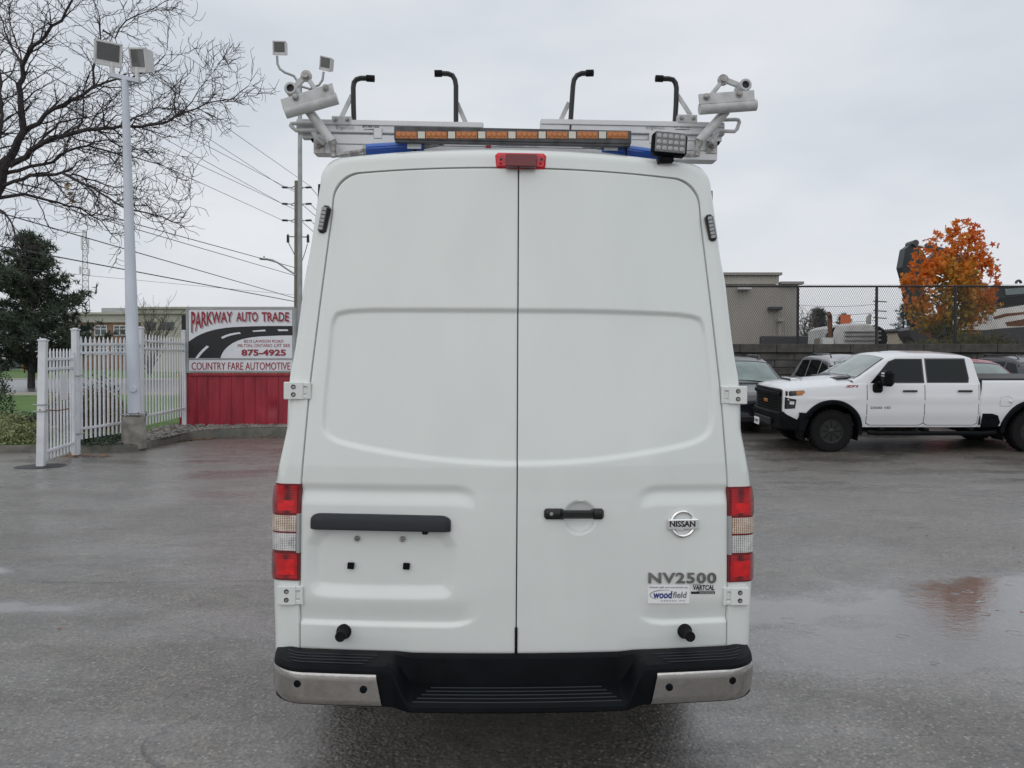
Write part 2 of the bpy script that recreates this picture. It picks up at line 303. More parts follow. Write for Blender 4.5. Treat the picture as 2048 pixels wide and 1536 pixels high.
# ------------------------------------------------------------------ mesh helpers
def link(o): col.objects.link(o); return o
def tag(o, label=None, cat=None, group=None, kind=None):
    if label: o['label'] = label
    if cat: o['category'] = cat
    if group: o['group'] = group
    if kind: o['kind'] = kind
    return o
def thing(name, loc, label, cat, group=None, rot=(0, 0, 0)):
    o = bpy.data.objects.new(name, None); o.empty_display_size = 0.2; link(o); o.location = loc; o.rotation_euler = rot
    return tag(o, label, cat, group)
def mesh_obj(name, me, mat, parent=None, loc=(0, 0, 0)):
    if mat and not me.materials: me.materials.append(MATS[mat])
    o = bpy.data.objects.new(name, me); link(o); o.location = loc
    if parent: o.parent = parent
    return o
class MB:
    def __init__(s): s.v = []; s.f = []; s.tint = None
    def add(s, vs, fs):
        k = len(s.v); s.v += [tuple(p) for p in vs]; s.f += [tuple(i + k for i in f) for f in fs]; return s
    def box(s, c, sz, m=None, ch=0.0):
        """box with chamfered edges; m an optional 3x3 rotation"""
        hx, hy, hz = sz[0] / 2, sz[1] / 2, sz[2] / 2; c = Vector(c)
        ch = min(ch, hx * .9, hy * .9, hz * .9)
        if ch <= 0:
            vs = [Vector((x, y, z)) for x in (-hx, hx) for y in (-hy, hy) for z in (-hz, hz)]
            fs = [(0, 1, 3, 2), (4, 6, 7, 5), (0, 4, 5, 1), (2, 3, 7, 6), (0, 2, 6, 4), (1, 5, 7, 3)]
        else:
            vs = []; idx = {}
            for sx in (-1, 1):
                for sy in (-1, 1):
                    for sz_ in (-1, 1):
                        for a in range(3):
                            p = [sx * (hx - (ch if a != 0 else 0)), sy * (hy - (ch if a != 1 else 0)), sz_ * (hz - (ch if a != 2 else 0))]
                            idx[(sx, sy, sz_, a)] = len(vs); vs.append(Vector(p))
            fs = []
            I = lambda x, y, z, a: idx[(x, y, z, a)]
            for q in (-1, 1):
                f = [I(q, -1, -1, 0), I(q, 1, -1, 0), I(q, 1, 1, 0), I(q, -1, 1, 0)]; fs.append(f if q > 0 else f[::-1])
                f = [I(-1, q, -1, 1), I(-1, q, 1, 1), I(1, q, 1, 1), I(1, q, -1, 1)]; fs.append(f if q > 0 else f[::-1])
                f = [I(-1, -1, q, 2), I(1, -1, q, 2), I(1, 1, q, 2), I(-1, 1, q, 2)]; fs.append(f if q > 0 else f[::-1])
            for p in (-1, 1):
                for q in (-1, 1):
                    f = [I(-1, p, q, 1), I(1, p, q, 1), I(1, p, q, 2), I(-1, p, q, 2)]; fs.append(f if p * q < 0 else f[::-1])
                    f = [I(p, -1, q, 0), I(p, 1, q, 0), I(p, 1, q, 2), I(p, -1, q, 2)]; fs.append(f if p * q > 0 else f[::-1])
                    f = [I(p, q, -1, 0), I(p, q, 1, 0), I(p, q, 1, 1), I(p, q, -1, 1)]; fs.append(f if p * q < 0 else f[::-1])
            for x in (-1, 1):
                for y in (-1, 1):
                    for z in (-1, 1):
                        f = [I(x, y, z, 0), I(x, y, z, 1), I(x, y, z, 2)]; fs.append(f if x * y * z > 0 else f[::-1])
        if m is not None: vs = [m @ p for p in vs]
        return s.add([p + c for p in vs], fs)
    def tube(s, pts, r, n=8, cap=True, squash=None):
        pts = [Vector(p) for p in pts]; rs = r if isinstance(r, (list, tuple)) else [r] * len(pts)
        rings = []; ref = None; k0 = len(s.v)
        for i, p in enumerate(pts):
            t = (pts[min(i + 1, len(pts) - 1)] - pts[max(i - 1, 0)])
            if t.length < 1e-9: t = Vector((0, 0, 1))
            t.normalize()
            if ref is None: ref = Vector((0, 0, 1)) if abs(t.z) < 0.9 else Vector((0, 1, 0))
            u = ref - t * ref.dot(t)
            if u.length < 1e-6: u = t.orthogonal()
            u.normalize(); w = t.cross(u); ref = u
            for k in range(n):
                a = 2 * math.pi * k / n
                q = p + (u * math.cos(a) + w * math.sin(a)) * rs[i]
                s.v.append(tuple(q))
        for i in range(len(pts) - 1):
            for k in range(n):
                a = k0 + i * n + k; b = k0 + i * n + (k + 1) % n
                s.f.append((a, b, b + n, a + n))
        if cap:
            s.f.append(tuple(k0 + k for k in range(n))[::-1]); e = k0 + (len(pts) - 1) * n
            s.f.append(tuple(e + k for k in range(n)))
        return s
    def lathe(s, prof, org, axis, n=24, caps=True):
        """prof: list of (radius, distance along axis)"""
        ax = Vector(axis).normalized(); u = ax.orthogonal().normalized(); w = ax.cross(u); org = Vector(org); k0 = len(s.v)
        for (r, h) in prof:
            for k in range(n):
                a = 2 * math.pi * k / n
                s.v.append(tuple(org + ax * h + (u * math.cos(a) + w * math.sin(a)) * r))
        for i in range(len(prof) - 1):
            for k in range(n):
                a = k0 + i * n + k; b = k0 + i * n + (k + 1) % n
                s.f.append((a, b, b + n, a + n))
        if caps:
            s.f.append(tuple(k0 + k for k in range(n))[::-1]); e = k0 + (len(prof) - 1) * n; s.f.append(tuple(e + k for k in range(n)))
        return s
    def prism(s, front, back):
        n = len(front); s.add(list(front) + list(back), [tuple(range(n)), tuple(range(2 * n - 1, n - 1, -1))] + [(i, i + n, (i + 1) % n + n, (i + 1) % n) for i in range(n)])
        return s
    def grid(s, rows, closed=False):
        k0 = len(s.v); nv = len(rows[0])
        for r in rows: s.v += [tuple(p) for p in r]
        for i in range(len(rows) - 1):
            for j in range(nv if closed else nv - 1):
                a = k0 + i * nv + j; b = k0 + i * nv + (j + 1) % nv
                s.f.append((a, b, b + nv, a + nv))
        return s
    def flip(s): s.f = [f[::-1] for f in s.f]; return s
    def mesh(s, name, smooth=35):
        me = bpy.data.meshes.new(name); me.from_pydata(s.v, [], s.f)
        if s.tint:
            at = me.attributes.new('tint', 'FLOAT', 'FACE'); at.data.foreach_set('value', s.tint)
        me.update()
        if smooth:
            me.shade_smooth(); me.set_sharp_from_angle(angle=math.radians(smooth))
        return me
    def build(s, name, mat, parent=None, loc=None, smooth=35):
        """verts are in the frame of the thing; loc: subtract a world base point"""
        if loc is not None:
            L = Vector(loc); s.v = [(p[0] - L.x, p[1] - L.y, p[2] - L.z) for p in s.v]
        return mesh_obj(name, s.mesh(name, smooth), mat, parent)
def normals_out(o):
    bm = bmesh.new(); bm.from_mesh(o.data); bmesh.ops.recalc_face_normals(bm, faces=bm.faces); bm.to_mesh(o.data); bm.free(); return o
def rotz(a): return Matrix.Rotation(a, 3, 'Z')
def roty(a): return Matrix.Rotation(a, 3, 'Y')
def rotx(a): return Matrix.Rotation(a, 3, 'X')
def part_copy(o, parent, loc):
    c = o.copy(); col.objects.link(c); c.parent = parent; c.location = loc; return c

_tx = {}
def text_geo(body, bold=0.0, spacing=1.0, shear=0.0):
    key = (body, bold, spacing, shear)
    if key in _tx: return _tx[key]
    cu = bpy.data.curves.new('text', 'FONT'); cu.body = body; cu.size = 1; cu.offset = bold; cu.space_character = spacing; cu.shear = shear
    cu.resolution_u = 3; cu.extrude = 0.5
    o = bpy.data.objects.new('text', cu); col.objects.link(o); bpy.context.view_layer.update()
    me = bpy.data.meshes.new_from_object(o.evaluated_get(bpy.context.evaluated_depsgraph_get()))
    vs = np.array([v.co[:] for v in me.vertices]); fs = [tuple(p.vertices) for p in me.polygons]
    lo, hi = vs.min(0), vs.max(0)
    vs = (vs - lo) / np.maximum(hi - lo, 1e-9)
    bpy.data.objects.remove(o); bpy.data.curves.remove(cu); bpy.data.meshes.remove(me)
    _tx[key] = (vs, fs); return vs, fs
def text_part(name, body, mapf, mat, parent, bold=0.02, spacing=1.0, shear=0.0, loc=None):
    fat = bold if 'M' in body else 0.0           # this glyph folds over itself when offset: thicken by doubled strokes instead
    vs, fs = text_geo(body, 0.0 if fat else bold, spacing, shear)
    mb = MB()
    for k in ((-1, 0, 1) if fat else (0,)):
        du = k * fat * 1.0 / max(2.0, 0.62 * len(body)); mb.add([mapf(float(u) * (1 - 2 * abs(du)) + abs(du) + du, float(v), float(w) + .12 * k) for u, v, w in vs], fs)
    return mb.build(name, mat, parent, loc, smooth=0)
# ------------------------------------------------------------------ cargo van
VLOC = Vector((0.012, 3.10, 0.0)); VROT = (0.0, math.radians(0.45), math.radians(2.1))
van = thing('cargo_van', VLOC, 'tall white high-roof cargo van seen from behind, ladder rack on its roof', 'van', rot=VROT)
VM = Matrix.Translation(VLOC) @ Matrix.Rotation(VROT[2], 4, 'Z') @ Matrix.Rotation(VROT[1], 4, 'Y'); VI = VM.inverted()
VCAM = VI @ CAM; VI3 = VI.to_3x3()
def S(x, z):
    q = np.asarray(z) - 1.22; zz = (np.sqrt(q * q + 0.09) + q) / 2
    return 0.075 * x * x + 0.092 * zz - 0.001 + 0.0 * x
def VY(px, py, y):
    d = VI3 @ ray(px, py); t = (y - VCAM.y) / d.y; return VCAM + d * t
def VP(px, py, dy=0.0):
    y = 0.05
    for _ in range(8):
        p = VY(px, py, y); y = float(S(p.x, p.z)) + dy
    return VY(px, py, y)
def poly_sd(x, z, poly):
    """signed distance to a closed polygon, negative inside (numpy)"""
    d = np.full(x.shape, 1e9); ins = np.zeros(x.shape, bool); n = len(poly)
    for i in range(n):
        ax, az = poly[i]; bx, bz = poly[(i + 1) % n]; ex, ez = bx - ax, bz - az
        L2 = ex * ex + ez * ez + 1e-12
        t = np.clip(((x - ax) * ex + (z - az) * ez) / L2, 0, 1)
        d = np.minimum(d, np.hypot(x - ax - t * ex, z - az - t * ez))
        c = ((az > z) != (bz > z)) & (x < ex * (z - az) / (ez if abs(ez) > 1e-9 else 1e-9) + ax)
        ins ^= c
    return np.where(ins, -d, d)
def nstep(a, b, x):
    t = np.clip((x - a) / (b - a), 0, 1); return t * t * (3 - 2 * t)
def ledge(a, b, x):
    """flat sloping ledge with tight bends at its edges"""
    t = np.clip((x - a) / (b - a), -.2, 1.2); k = 0.16
    lo = np.where(t < -k, 0, np.where(t < k, (t + k) ** 2 / (4 * k), t)); return np.where(lo > 1 - k, np.where(lo > 1 + k, 1, 1 - (1 + k - np.minimum(lo, 1 + k)) ** 2 / (4 * k)), lo)
def smooth_poly(pts, it=2):
    for _ in range(it):
        q = []
        for i in range(len(pts)):
            a, b = pts[i], pts[(i + 1) % len(pts)]
            q += [(a[0] * .75 + b[0] * .25, a[1] * .75 + b[1] * .25), (a[0] * .25 + b[0] * .75, a[1] * .25 + b[1] * .75)]
        pts = q
    return pts
def vpoly(pxs): return [(VP(a, b).x, VP(a, b).z) for a, b in pxs]
recess_poly = smooth_poly(vpoly([(646, 850), (650, 790), (660, 700), (664, 640), (682, 620), (860, 620), (1036, 621), (1220, 623), (1392, 630), (1408, 650), (1416, 720), (1424, 800), (1424, 862), (1395, 884), (1330, 899), (1240, 914), (1150, 924), (1035, 928), (930, 924), (840, 915), (760, 902), (700, 890), (668, 880), (652, 868)]), 2)
plate_poly = smooth_poly(vpoly([(628, 1045), (900, 1050), (896, 1176), (880, 1182), (650, 1178), (628, 1170)]), 2)
hd = VP(1160, 1035); hdl = VP(1192, 1035); HR = abs(hdl.x - hd.x)
def band(x, z, x_in, sgn, ztop, zbot, kind):
    """pressed scallop running from the outer edge of a door to x_in with a rounded inner end"""
    e = (x - x_in) * sgn                                   # distance outboard of the inner end
    h = ztop - zbot; zc = np.where(e < h * 1.2, (1 - np.sqrt(np.clip(1 - ((h * 1.2 - np.clip(e, 0, h * 1.2)) / (h * 1.2)) ** 2, 0, 1))) * h * 0.55, 0)
    t = (z - zbot) / h
    if kind == 'top': t = (z + zc - zbot) / h; prof = nstep(1.0, 0.62, t) * nstep(0.0, 0.62, t)
    else: t = (z - zc - zbot) / h; prof = nstep(1.0, 0.12, t) * nstep(0.0, 0.14, t)
    return prof * nstep(-0.0, h * 0.9, e)
zt1, zb1 = VP(780, 966).z, VP(780, 1014).z; zt2, zb2 = VP(780, 1196).z, VP(780, 1253).z
xl1, xr1 = VP(962, 985).x, VP(1268, 985).x; xl2, xr2 = VP(962, 1230).x, VP(1268, 1230).x
def relief(x, z, side):
    r = 0.0115 * ledge(0.0062, -0.0062, poly_sd(x, z, recess_poly))
    if side < 0:
        sd_ = poly_sd(x, z, plate_poly)
        r = r + 0.020 * ledge(0.034, -0.014, sd_)
        r = r + 0.010 * band(x, z, xl1, -1, zt1, zb1, 'top') + 0.012 * band(x, z, xl2, -1, zt2, zb2, 'bot')
    else:
        q = np.hypot(x - hd.x, z - hd.z) / HR
        r = r + 0.022 * np.sqrt(np.clip(1 - q * q, 0, 1))
        r = r + 0.010 * band(x, z, xr1, 1, zt1, zb1, 'top') + 0.012 * band(x, z, xr2, 1, zt2, zb2, 'bot')
    return r
XE = [(0.55, 0.884), (0.83, 0.886), (1.25, 0.884), (1.65, 0.855), (1.97, 0.822), (2.33, 0.782), (2.56, 0.764)]
xez = np.array([a for a, b in XE]); xev = np.array([b for a, b in XE])
_zz = np.linspace(0.5, 2.6, 211); _xx = np.interp(_zz, xez, xev)
for _ in range(30): _xx[1:-1] = (_xx[:-2] + _xx[1:-1] * 2 + _xx[2:]) / 4
ZT = VP(1036, 337).z; ZB = VP(1031, 1309).z; RC = 0.115
def door_top(x): return ZT - 0.035 * (abs(x) / 0.77) ** 2.5
def edge_x(z, grow=0.0):
    """outer door edge at height z with the rounded top corner"""
    x = float(np.interp(z, _zz, _xx)) + grow; zt = ZT - 0.024 + grow; rc = RC + grow
    if z > zt - rc:
        k = min(1.0, (z - (zt - rc)) / rc); x = x - rc + rc * math.sqrt(max(0, 1 - k * k))
    return x
def make_door(side):
    nz, nx = 330, 128
    zt = ZT - 0.024
    t = np.linspace(0, 1, nz); zrow = ZB + (zt - ZB) * (1 - (1 - t) ** 1.25) if False else None
    lin = np.concatenate([np.linspace(ZB, zt - RC, nz - 70, endpoint=False), zt - RC + RC * np.sin(np.linspace(0, math.pi / 2, 70))])
    xe = np.array([edge_x(z) for z in lin]); u = np.linspace(0, 1, nx)
    gap = 0.0028
    X = side * (gap + (xe[:, None] - gap) * u[None, :]); Z = np.repeat(lin[:, None], nx, 1)
    top_k = ((lin - ZB) / (zt - ZB))[:, None]
    Z = Z + 0.024 * (1 - (np.abs(X) / 0.66).clip(0, 1) ** 2.2) * top_k ** 6 + 0.010 * np.abs(X) ** 2 * (1 - top_k) ** 8
    Y = S(X, Z) + relief(X, Z, side)
    # rounded hems along the edges
    dx = np.minimum((np.abs(X) - gap), (xe[:, None] - np.abs(X))); dz = np.minimum(lin[:, None] - ZB, (zt - lin[:, None]) + 0.0)
    hem = np.minimum(dx, dz * np.ones_like(dx)); Y = Y + 0.003 * (1 - np.clip(hem / 0.006, 0, 1)) ** 2
    rows = [[(X[i, j], Y[i, j], Z[i, j]) for j in range(nx)] for i in range(nz)]
    mb = MB(); mb.grid(rows)
    # turned-in flange all round
    loop = [rows[0][j] for j in range(nx)] + [rows[i][nx - 1] for i in range(1, nz)] + [rows[nz - 1][j] for j in range(nx - 2, -1, -1)] + [rows[i][0] for i in range(nz - 2, 0, -1)]
    inn = [(p[0], p[1] + 0.045, p[2]) for p in loop]
    mb.grid([loop + [loop[0]], inn + [inn[0]]])
    o = mb.build('door', 'van_white', van, smooth=50); normals_out(o)
    return o
door_l = make_door(-1); door_r = make_door(1)
door_l['label'] = 'rear door with the black plate light bar and empty plate recess'
door_r['label'] = 'rear door with the black handle and chrome badges'

# body shell: rings from the door opening, round the corner and forward
WT = [(0.50, 1.003), (0.56, 1.004), (0.68, 1.008), (0.83, 1.013), (1.17, 1.013), (1.23, 1.005), (1.30, 0.997), (1.38, 0.980), (1.46, 0.963), (1.56, 0.963), (1.66, 0.958), (1.70, 0.955), (1.74, 0.946), (1.80, 0.936), (1.92, 0.921), (2.09, 0.903), (2.22, 0.880), (2.34, 0.866), (2.44, 0.853), (2.55, 0.838)]
_wz = np.linspace(0.5, 2.55, 206); _ww = np.interp(_wz, [a for a, b in WT], [b for a, b in WT])
for _ in range(5): _ww[1:-1] = (_ww[:-2] + _ww[1:-1] * 2 + _ww[2:]) / 4
ROOF_C, ROOF_E, RO = 2.655, 2.615, 0.10
def outline(zb, wfun, ztop_c, ztop_e, rc, n_side=90, n_arc=14, n_top=60):
    zs = [lerp(zb, ztop_e - rc, i / (n_side - 1)) for i in range(n_side)]
    left = [(-wfun(z), z) for z in zs]
    w = wfun(ztop_e - rc)
    arc = [(-(w - rc + rc * math.cos(a)), ztop_e - rc + rc * math.sin(a)) for a in [math.pi / 2 * k / n_arc for k in range(1, n_arc + 1)]]
    xt = w - rc
    top = []
    for k in range(1, n_top):
        x = lerp(-xt, xt, k / n_top); top.append((x, ztop_e + (ztop_c - ztop_e) * (1 - (abs(x) / xt) ** 2)))
    right = [(-x, z) for x, z in (left + arc)][::-1]
    return left + arc + top + right
ZL = ZB - 0.03
inner = outline(ZL, lambda z: float(np.interp(z, _zz, _xx)) + 0.005, ZT + 0.005, ZT - 0.019, RC + 0.005)
outer = outline(ZL, lambda z: float(np.interp(z, _wz, _ww)), ROOF_C, ROOF_E, RO)
def inset(o, d):
    n = len(o); out = []
    for i in range(n):
        a = o[max(i - 1, 0)]; b = o[min(i + 1, n - 1)]; tx, tz = b[0] - a[0], b[1] - a[1]; L = math.hypot(tx, tz) or 1
        out.append((o[i][0] + tz / L * d, o[i][1] - tx / L * d))
    return out
CR = 0.055
ins = inset(outer, CR)
for i in range(len(ins)):      # keep the inset ring outside the door opening
    a, b = inner[i], outer[i]; L = math.hypot(b[0] - a[0], b[1] - a[1])
    k = max(0.15, 1 - CR / max(L, 1e-6)); ins[i] = (a[0] + (b[0] - a[0]) * k, a[1] + (b[1] - a[1]) * k)
rings = []
rings.append([(x * 0.99, float(S(x, z)) + 0.05, z) for x, z in inner])
rings.append([(x, float(S(x, z)) + 0.004, z) for x, z in inner])
rings.append([(lerp(a[0], b[0], .05), float(S(a[0], a[1])) + 0.0, lerp(a[1], b[1], .05)) for a, b in zip(inner, ins)])
for k in (0.4, 0.75, 1.0):
    rings.append([(lerp(a[0], b[0], k), float(S(lerp(a[0], b[0], k), lerp(a[1], b[1], k))), lerp(a[1], b[1], k)) for a, b in zip(inner, ins)])
for k in range(1, 8):
    a_ = math.pi / 2 * k / 7
    rings.append([(lerp(a[0], b[0], math.sin(a_)), float(S(a[0], a[1])) + CR * 1.25 * (1 - math.cos(a_)), lerp(a[1], b[1], math.sin(a_))) for a, b in zip(ins, outer)])
ysl = [0.3, 0.8, 1.6, 2.6, 3.4, 3.9]
for y in ysl: rings.append([(x, y, z) for x, z in outer])
for y, zt_, wk in [(4.25, 2.42, 0.985), (4.62, 1.95, .97), (4.95, 1.42, .95), (5.5, 1.33, .93), (5.9, 1.18, .88), (6.02, 0.95, .80)]:   # windscreen, hood, nose
    rings.append([(x * wk, y, min(z, ZL + (z - ZL) * (zt_ - ZL) / (2.655 - ZL)) if z > 1.1 else min(z, zt_)) for x, z in outer])
mb = MB(); mb.grid(rings); mb.f.append(tuple(len(mb.v) - len(outer) + i for i in range(len(outer))))
body = mb.build('body', 'van_white', van, smooth=40); normals_out(body)
# chassis; black sheet behind the doors stands in for the shade inside
MB().box((0, 2.9, 0.52), (1.86, 5.6, 0.22)).box((0, 0.5, 0.50), (1.5, 0.5, 0.12)).build('chassis', 'dark_steel', van)
MB().grid([[(x, float(S(x, z)) + 0.07, z) for x in np.linspace(-0.86, 0.86, 9)] for z in np.linspace(ZB, ZT - 0.05, 9)]).build('dark_inside_sheet', 'rubber', van)
MB().grid([[(x, float(S(0.0, z)) + 0.032, z) for x in (-0.006, 0.006)] for z in np.linspace(ZB + .01, ZT - .01, 24)]).build('door_gap_seal', 'print_grey', van)
MB().box((0.0, 0.006, ZB + 0.055), (0.010, 0.014, 0.11)).build('latch_cover', 'black_plastic', door_r)

# small parts placed from the photograph on the door surface
def vrect(px0, py0, px1, py1, dy): return [VP(px0, py1, dy), VP(px1, py1, dy), VP(px1, py0, dy), VP(px0, py0, dy)]
def vbox(mb, px0, py0, px1, py1, y0, y1, ch=0.003):
    """box whose rear face fills the given pixel rectangle at local depth y0 and reaches to y1"""
    a = VY(px0, py1, y0); b = VY(px1, py0, y0)
    mb.box(((a.x + b.x) / 2, (y0 + y1) / 2, (a.z + b.z) / 2), (abs(b.x - a.x), abs(y1 - y0), abs(b.z - a.z)), None, ch); return mb
def dbox(mb, px0, py0, px1, py1, out, inn=0.01, ch=0.004):
    a = VP(px0, (py0 + py1) / 2); b = VP(px1, (py0 + py1) / 2); c = VP((px0 + px1) / 2, py0); d = VP((px0 + px1) / 2, py1)
    ang = math.atan2(b.y - a.y, b.x - a.x); cy = (a.y + b.y) / 2
    L = math.hypot(b.x - a.x, b.y - a.y)
    mb.box(((a.x + b.x) / 2, cy + (inn - out) / 2, (c.z + d.z) / 2), (L, out + inn, abs(c.z - d.z)), rotz(ang), ch); return mb
# plate light bar: lofted sections with rounded ends
def plate_bar():
    mb = MB(); secs = []
    n = 40
    for i in range(n + 1):
        t = .5 - .5 * math.cos(math.pi * i / n); e = min(t, 1 - t) * 282
        k = math.sqrt(max(0.0, 1 - max(0, (20 - e) / 20) ** 2)) if e < 20 else 1.0
        px = 622 + 280 * t; tilt = 6 * (t - .5)
        ptop = VP(px, 1047 - 19 * (0.35 + 0.65 * k) + tilt); pbot = VP(px, 1059 + tilt)
        d = 0.010 + 0.028 * k
        y0 = float(S(ptop.x, ptop.z))
        zt_, zb_ = ptop.z, pbot.z
        secs.append([(ptop.x, y0 + .012, zt_), (ptop.x, y0 - d * 0.55, zt_ - 0.002), (ptop.x, y0 - d * 0.9, zt_ - 0.012), (ptop.x, y0 - d, zt_ - 0.024), (ptop.x, y0 - d, zb_ + 0.006), (ptop.x, y0 - d + .006, zb_), (ptop.x, y0 + .018, zb_ + 0.002)])
    mb.grid(secs, closed=True); mb.f.append(tuple(range(7))); mb.f.append(tuple(len(mb.v) - 7 + i for i in range(7))[::-1])
    o = mb.build('plate_light_bar', 'rib_plastic', door_l); normals_out(o)
    dbox(MB(), 845, 1056, 857, 1067, 0.028, 0.0).build('release_switch', 'black_plastic', door_l)
plate_bar()
for px, py in ((714, 1077), (805, 1078)):
    p = VP(px, py, 0.012)
    MB().lathe([(0.0115, 0), (0.0115, 0.005), (0.008, 0.009), (0.0, 0.0095)], p, (0, -1, 0), 14).build('plate_screw', 'cast_steel', door_l)
    MB().box((p.x, p.y - 0.0095, p.z), (0.010, 0.002, 0.002)).box((p.x, p.y - 0.0097, p.z), (0.002, 0.002, 0.010)).build('screw_slot', 'print_black', door_l)
for px, py in ((702, 1131), (813, 1132)):
    p = VP(px, py, 0.012); MB().box((p.x, p.y - .004, p.z), (0.027, 0.012, 0.026), roty(0.06), 0.002).build('plate_clip', 'black_plastic', door_l)
# handle
h = MB()
secs = []
for i in range(31):
    t = i / 30; px = 1088 + 119 * t; k = 1.0 if 0.02 < t < 0.98 else 0.6
    wide = 10.5 if (t < 0.33 or t > 0.80) else 8.2
    lift = 0.020 if (t < 0.28 or t > 0.82) else 0.034
    a = VP(px, 1027 - wide * k); b = VP(px, 1027 + wide * k); y = float(S(a.x, a.z))
    dd = lift * k; zc = (a.z + b.z) / 2; hz = (a.z - b.z) / 2
    back = y - dd + (0.018 if 0.3 < t < 0.8 else dd + 0.006)
    secs.append([(a.x, back, zc + hz), (a.x, y - dd * .75, zc + hz), (a.x, y - dd, zc + hz * .6), (a.x, y - dd, zc - hz * .6), (a.x, y - dd * .75, zc - hz), (a.x, back, zc - hz)])
h.grid(secs, closed=True); h.f.append(tuple(range(6))); h.f.append(tuple(len(h.v) - 6 + i for i in range(6))[::-1])
normals_out(h.build('door_handle', 'black_satin', door_r))
p = VP(1103, 1028, -0.020); MB().lathe([(0.0075, 0), (0.0075, 0.003), (0.005, 0.004), (0, 0.0042)], p, (0, -1, 0), 14).build('key_cylinder', 'cast_steel', door_r)
# maker's emblem: ring and bar with raised name
pc = VP(1365, 1047); pr = VP(1394, 1047); R_ = abs(pr.x - pc.x) * 0.92
mb = MB(); n = 48; rows = []
for i in range(n + 1):
    a = 2 * math.pi * i / n; cx, cz = math.cos(a), math.sin(a); y = float(S(pc.x + R_ * cx, pc.z + R_ * cz))
    rows.append([(pc.x + cx * R_ * 1.0, y + .001, pc.z + cz * R_), (pc.x + cx * R_ * .97, y - .010, pc.z + cz * R_ * .97), (pc.x + cx * R_ * .88, y - .013, pc.z + cz * R_ * .88), (pc.x + cx * R_ * .78, y - .010, pc.z + cz * R_ * .78), (pc.x + cx * R_ * .74, y + .001, pc.z + cz * R_ * .74)])
mb.grid(rows); normals_out(mb.build('emblem_ring', 'emblem_chrome', door_r))
dbox(MB(), 1334, 1037, 1396, 1058, 0.018, 0.0, 0.004).build('emblem_bar', 'emblem_chrome', door_r)
def vmap(px0, py0, px1, py1, dy, th=0.0008):
    return lambda u, v, w: VP(lerp(px0, px1, u), lerp(py1, py0, v), dy - th * (w - 0.0))
text_part('emblem_lettering', 'NISSAN', vmap(1340, 1042, 1391, 1054, -0.0195), 'print_black', door_r, bold=0.02)
text_part('model_lettering', 'NV2500', vmap(1297, 1145, 1433, 1167, -0.0005, 0.006), 'badge_chrome', door_r, bold=0.03, spacing=1.12)
# stickers on the door
def sticker(name, mat, parent, px0, py0, px1, py1, dy):
    nx = 6; rows = [[VP(lerp(px0, px1, i / nx), py, dy) for i in range(nx + 1)] for py in (py1, py0)]
    return MB().grid(rows).build(name, mat, parent)
st = sticker('sticker', 'sticker_white', door_r, 1295, 1169, 1379, 1207, -0.0012); st['label'] = 'white sticker reading woodfield'
text_part('sticker_lettering', 'wood', vmap(1307, 1182, 1345, 1197, -0.002), 'print_navy', door_r, bold=0.03, shear=0.15)
text_part('sticker_lettering', 'field', vmap(1346, 1183, 1374, 1196, -0.002), 'print_grey', door_r, bold=0.02, shear=0.15)
text_part('sticker_lettering', 'Vehicle upfit and conversion by', vmap(1298, 1173, 1376, 1177, -0.002), 'print_grey', door_r, bold=0.01)
text_part('sticker_lettering', 'CANADA INC', vmap(1322, 1200, 1370, 1203, -0.002), 'print_grey', door_r, bold=0.0, spacing=1.6)
sw = MB(); arc_px = [(1330 - 30 * math.cos(a) - 0, 1190 - 10 * math.sin(a)) for a in np.linspace(-0.9, 1.9, 18)]
sw.tube([VP(x, y, -0.0018) for x, y in arc_px], [0.0006 + 0.0012 * math.sin(i / 17 * math.pi) for i in range(18)], 4); sw.build('sticker_swoosh', 'print_grey', door_r)
text_part('sticker_lettering', 'VARTCAL', vmap(1386, 1170, 1429, 1180, -0.0012), 'print_black', door_r, bold=0.03, shear=0.1)
text_part('sticker_lettering', 'Graphics by', vmap(1386, 1167.5, 1402, 1169.5, -0.0012), 'print_black', door_r, bold=0.0)
text_part('sticker_lettering', 'GRAPHICS & PRINTING', vmap(1394, 1180.5, 1429, 1182.5, -0.0012), 'print_grey', door_r, bold=0.0)
sticker('sticker_strip', 'print_black', door_r, 1382, 1183, 1430, 1188, -0.0012)
text_part('sticker_lettering', 'www.artcal.com', vmap(1399, 1184, 1428, 1187, -0.0022), 'sticker_white', door_r, bold=0.0)
# rubber door stops
for d_, (bx, by), (tx, ty) in ((door_l, (688, 1263), (680, 1274)), (door_r, (1369, 1262), (1381, 1274))):
    a = VP(bx, by, 0.0); t_ = VY(tx, ty, a.y - 0.085)
    ax = (t_ - a); L = ax.length
    MB().lathe([(0.031, -0.004), (0.031, 0.006), (0.024, 0.02), (0.019, L * .6), (0.0195, L * 0.85), (0.021, L * 0.86), (0.021, L * .97), (0.018, L), (0.016, L - .003), (0, L - .003)], a, ax, 20).build('rubber_stop', 'rubber', d_)
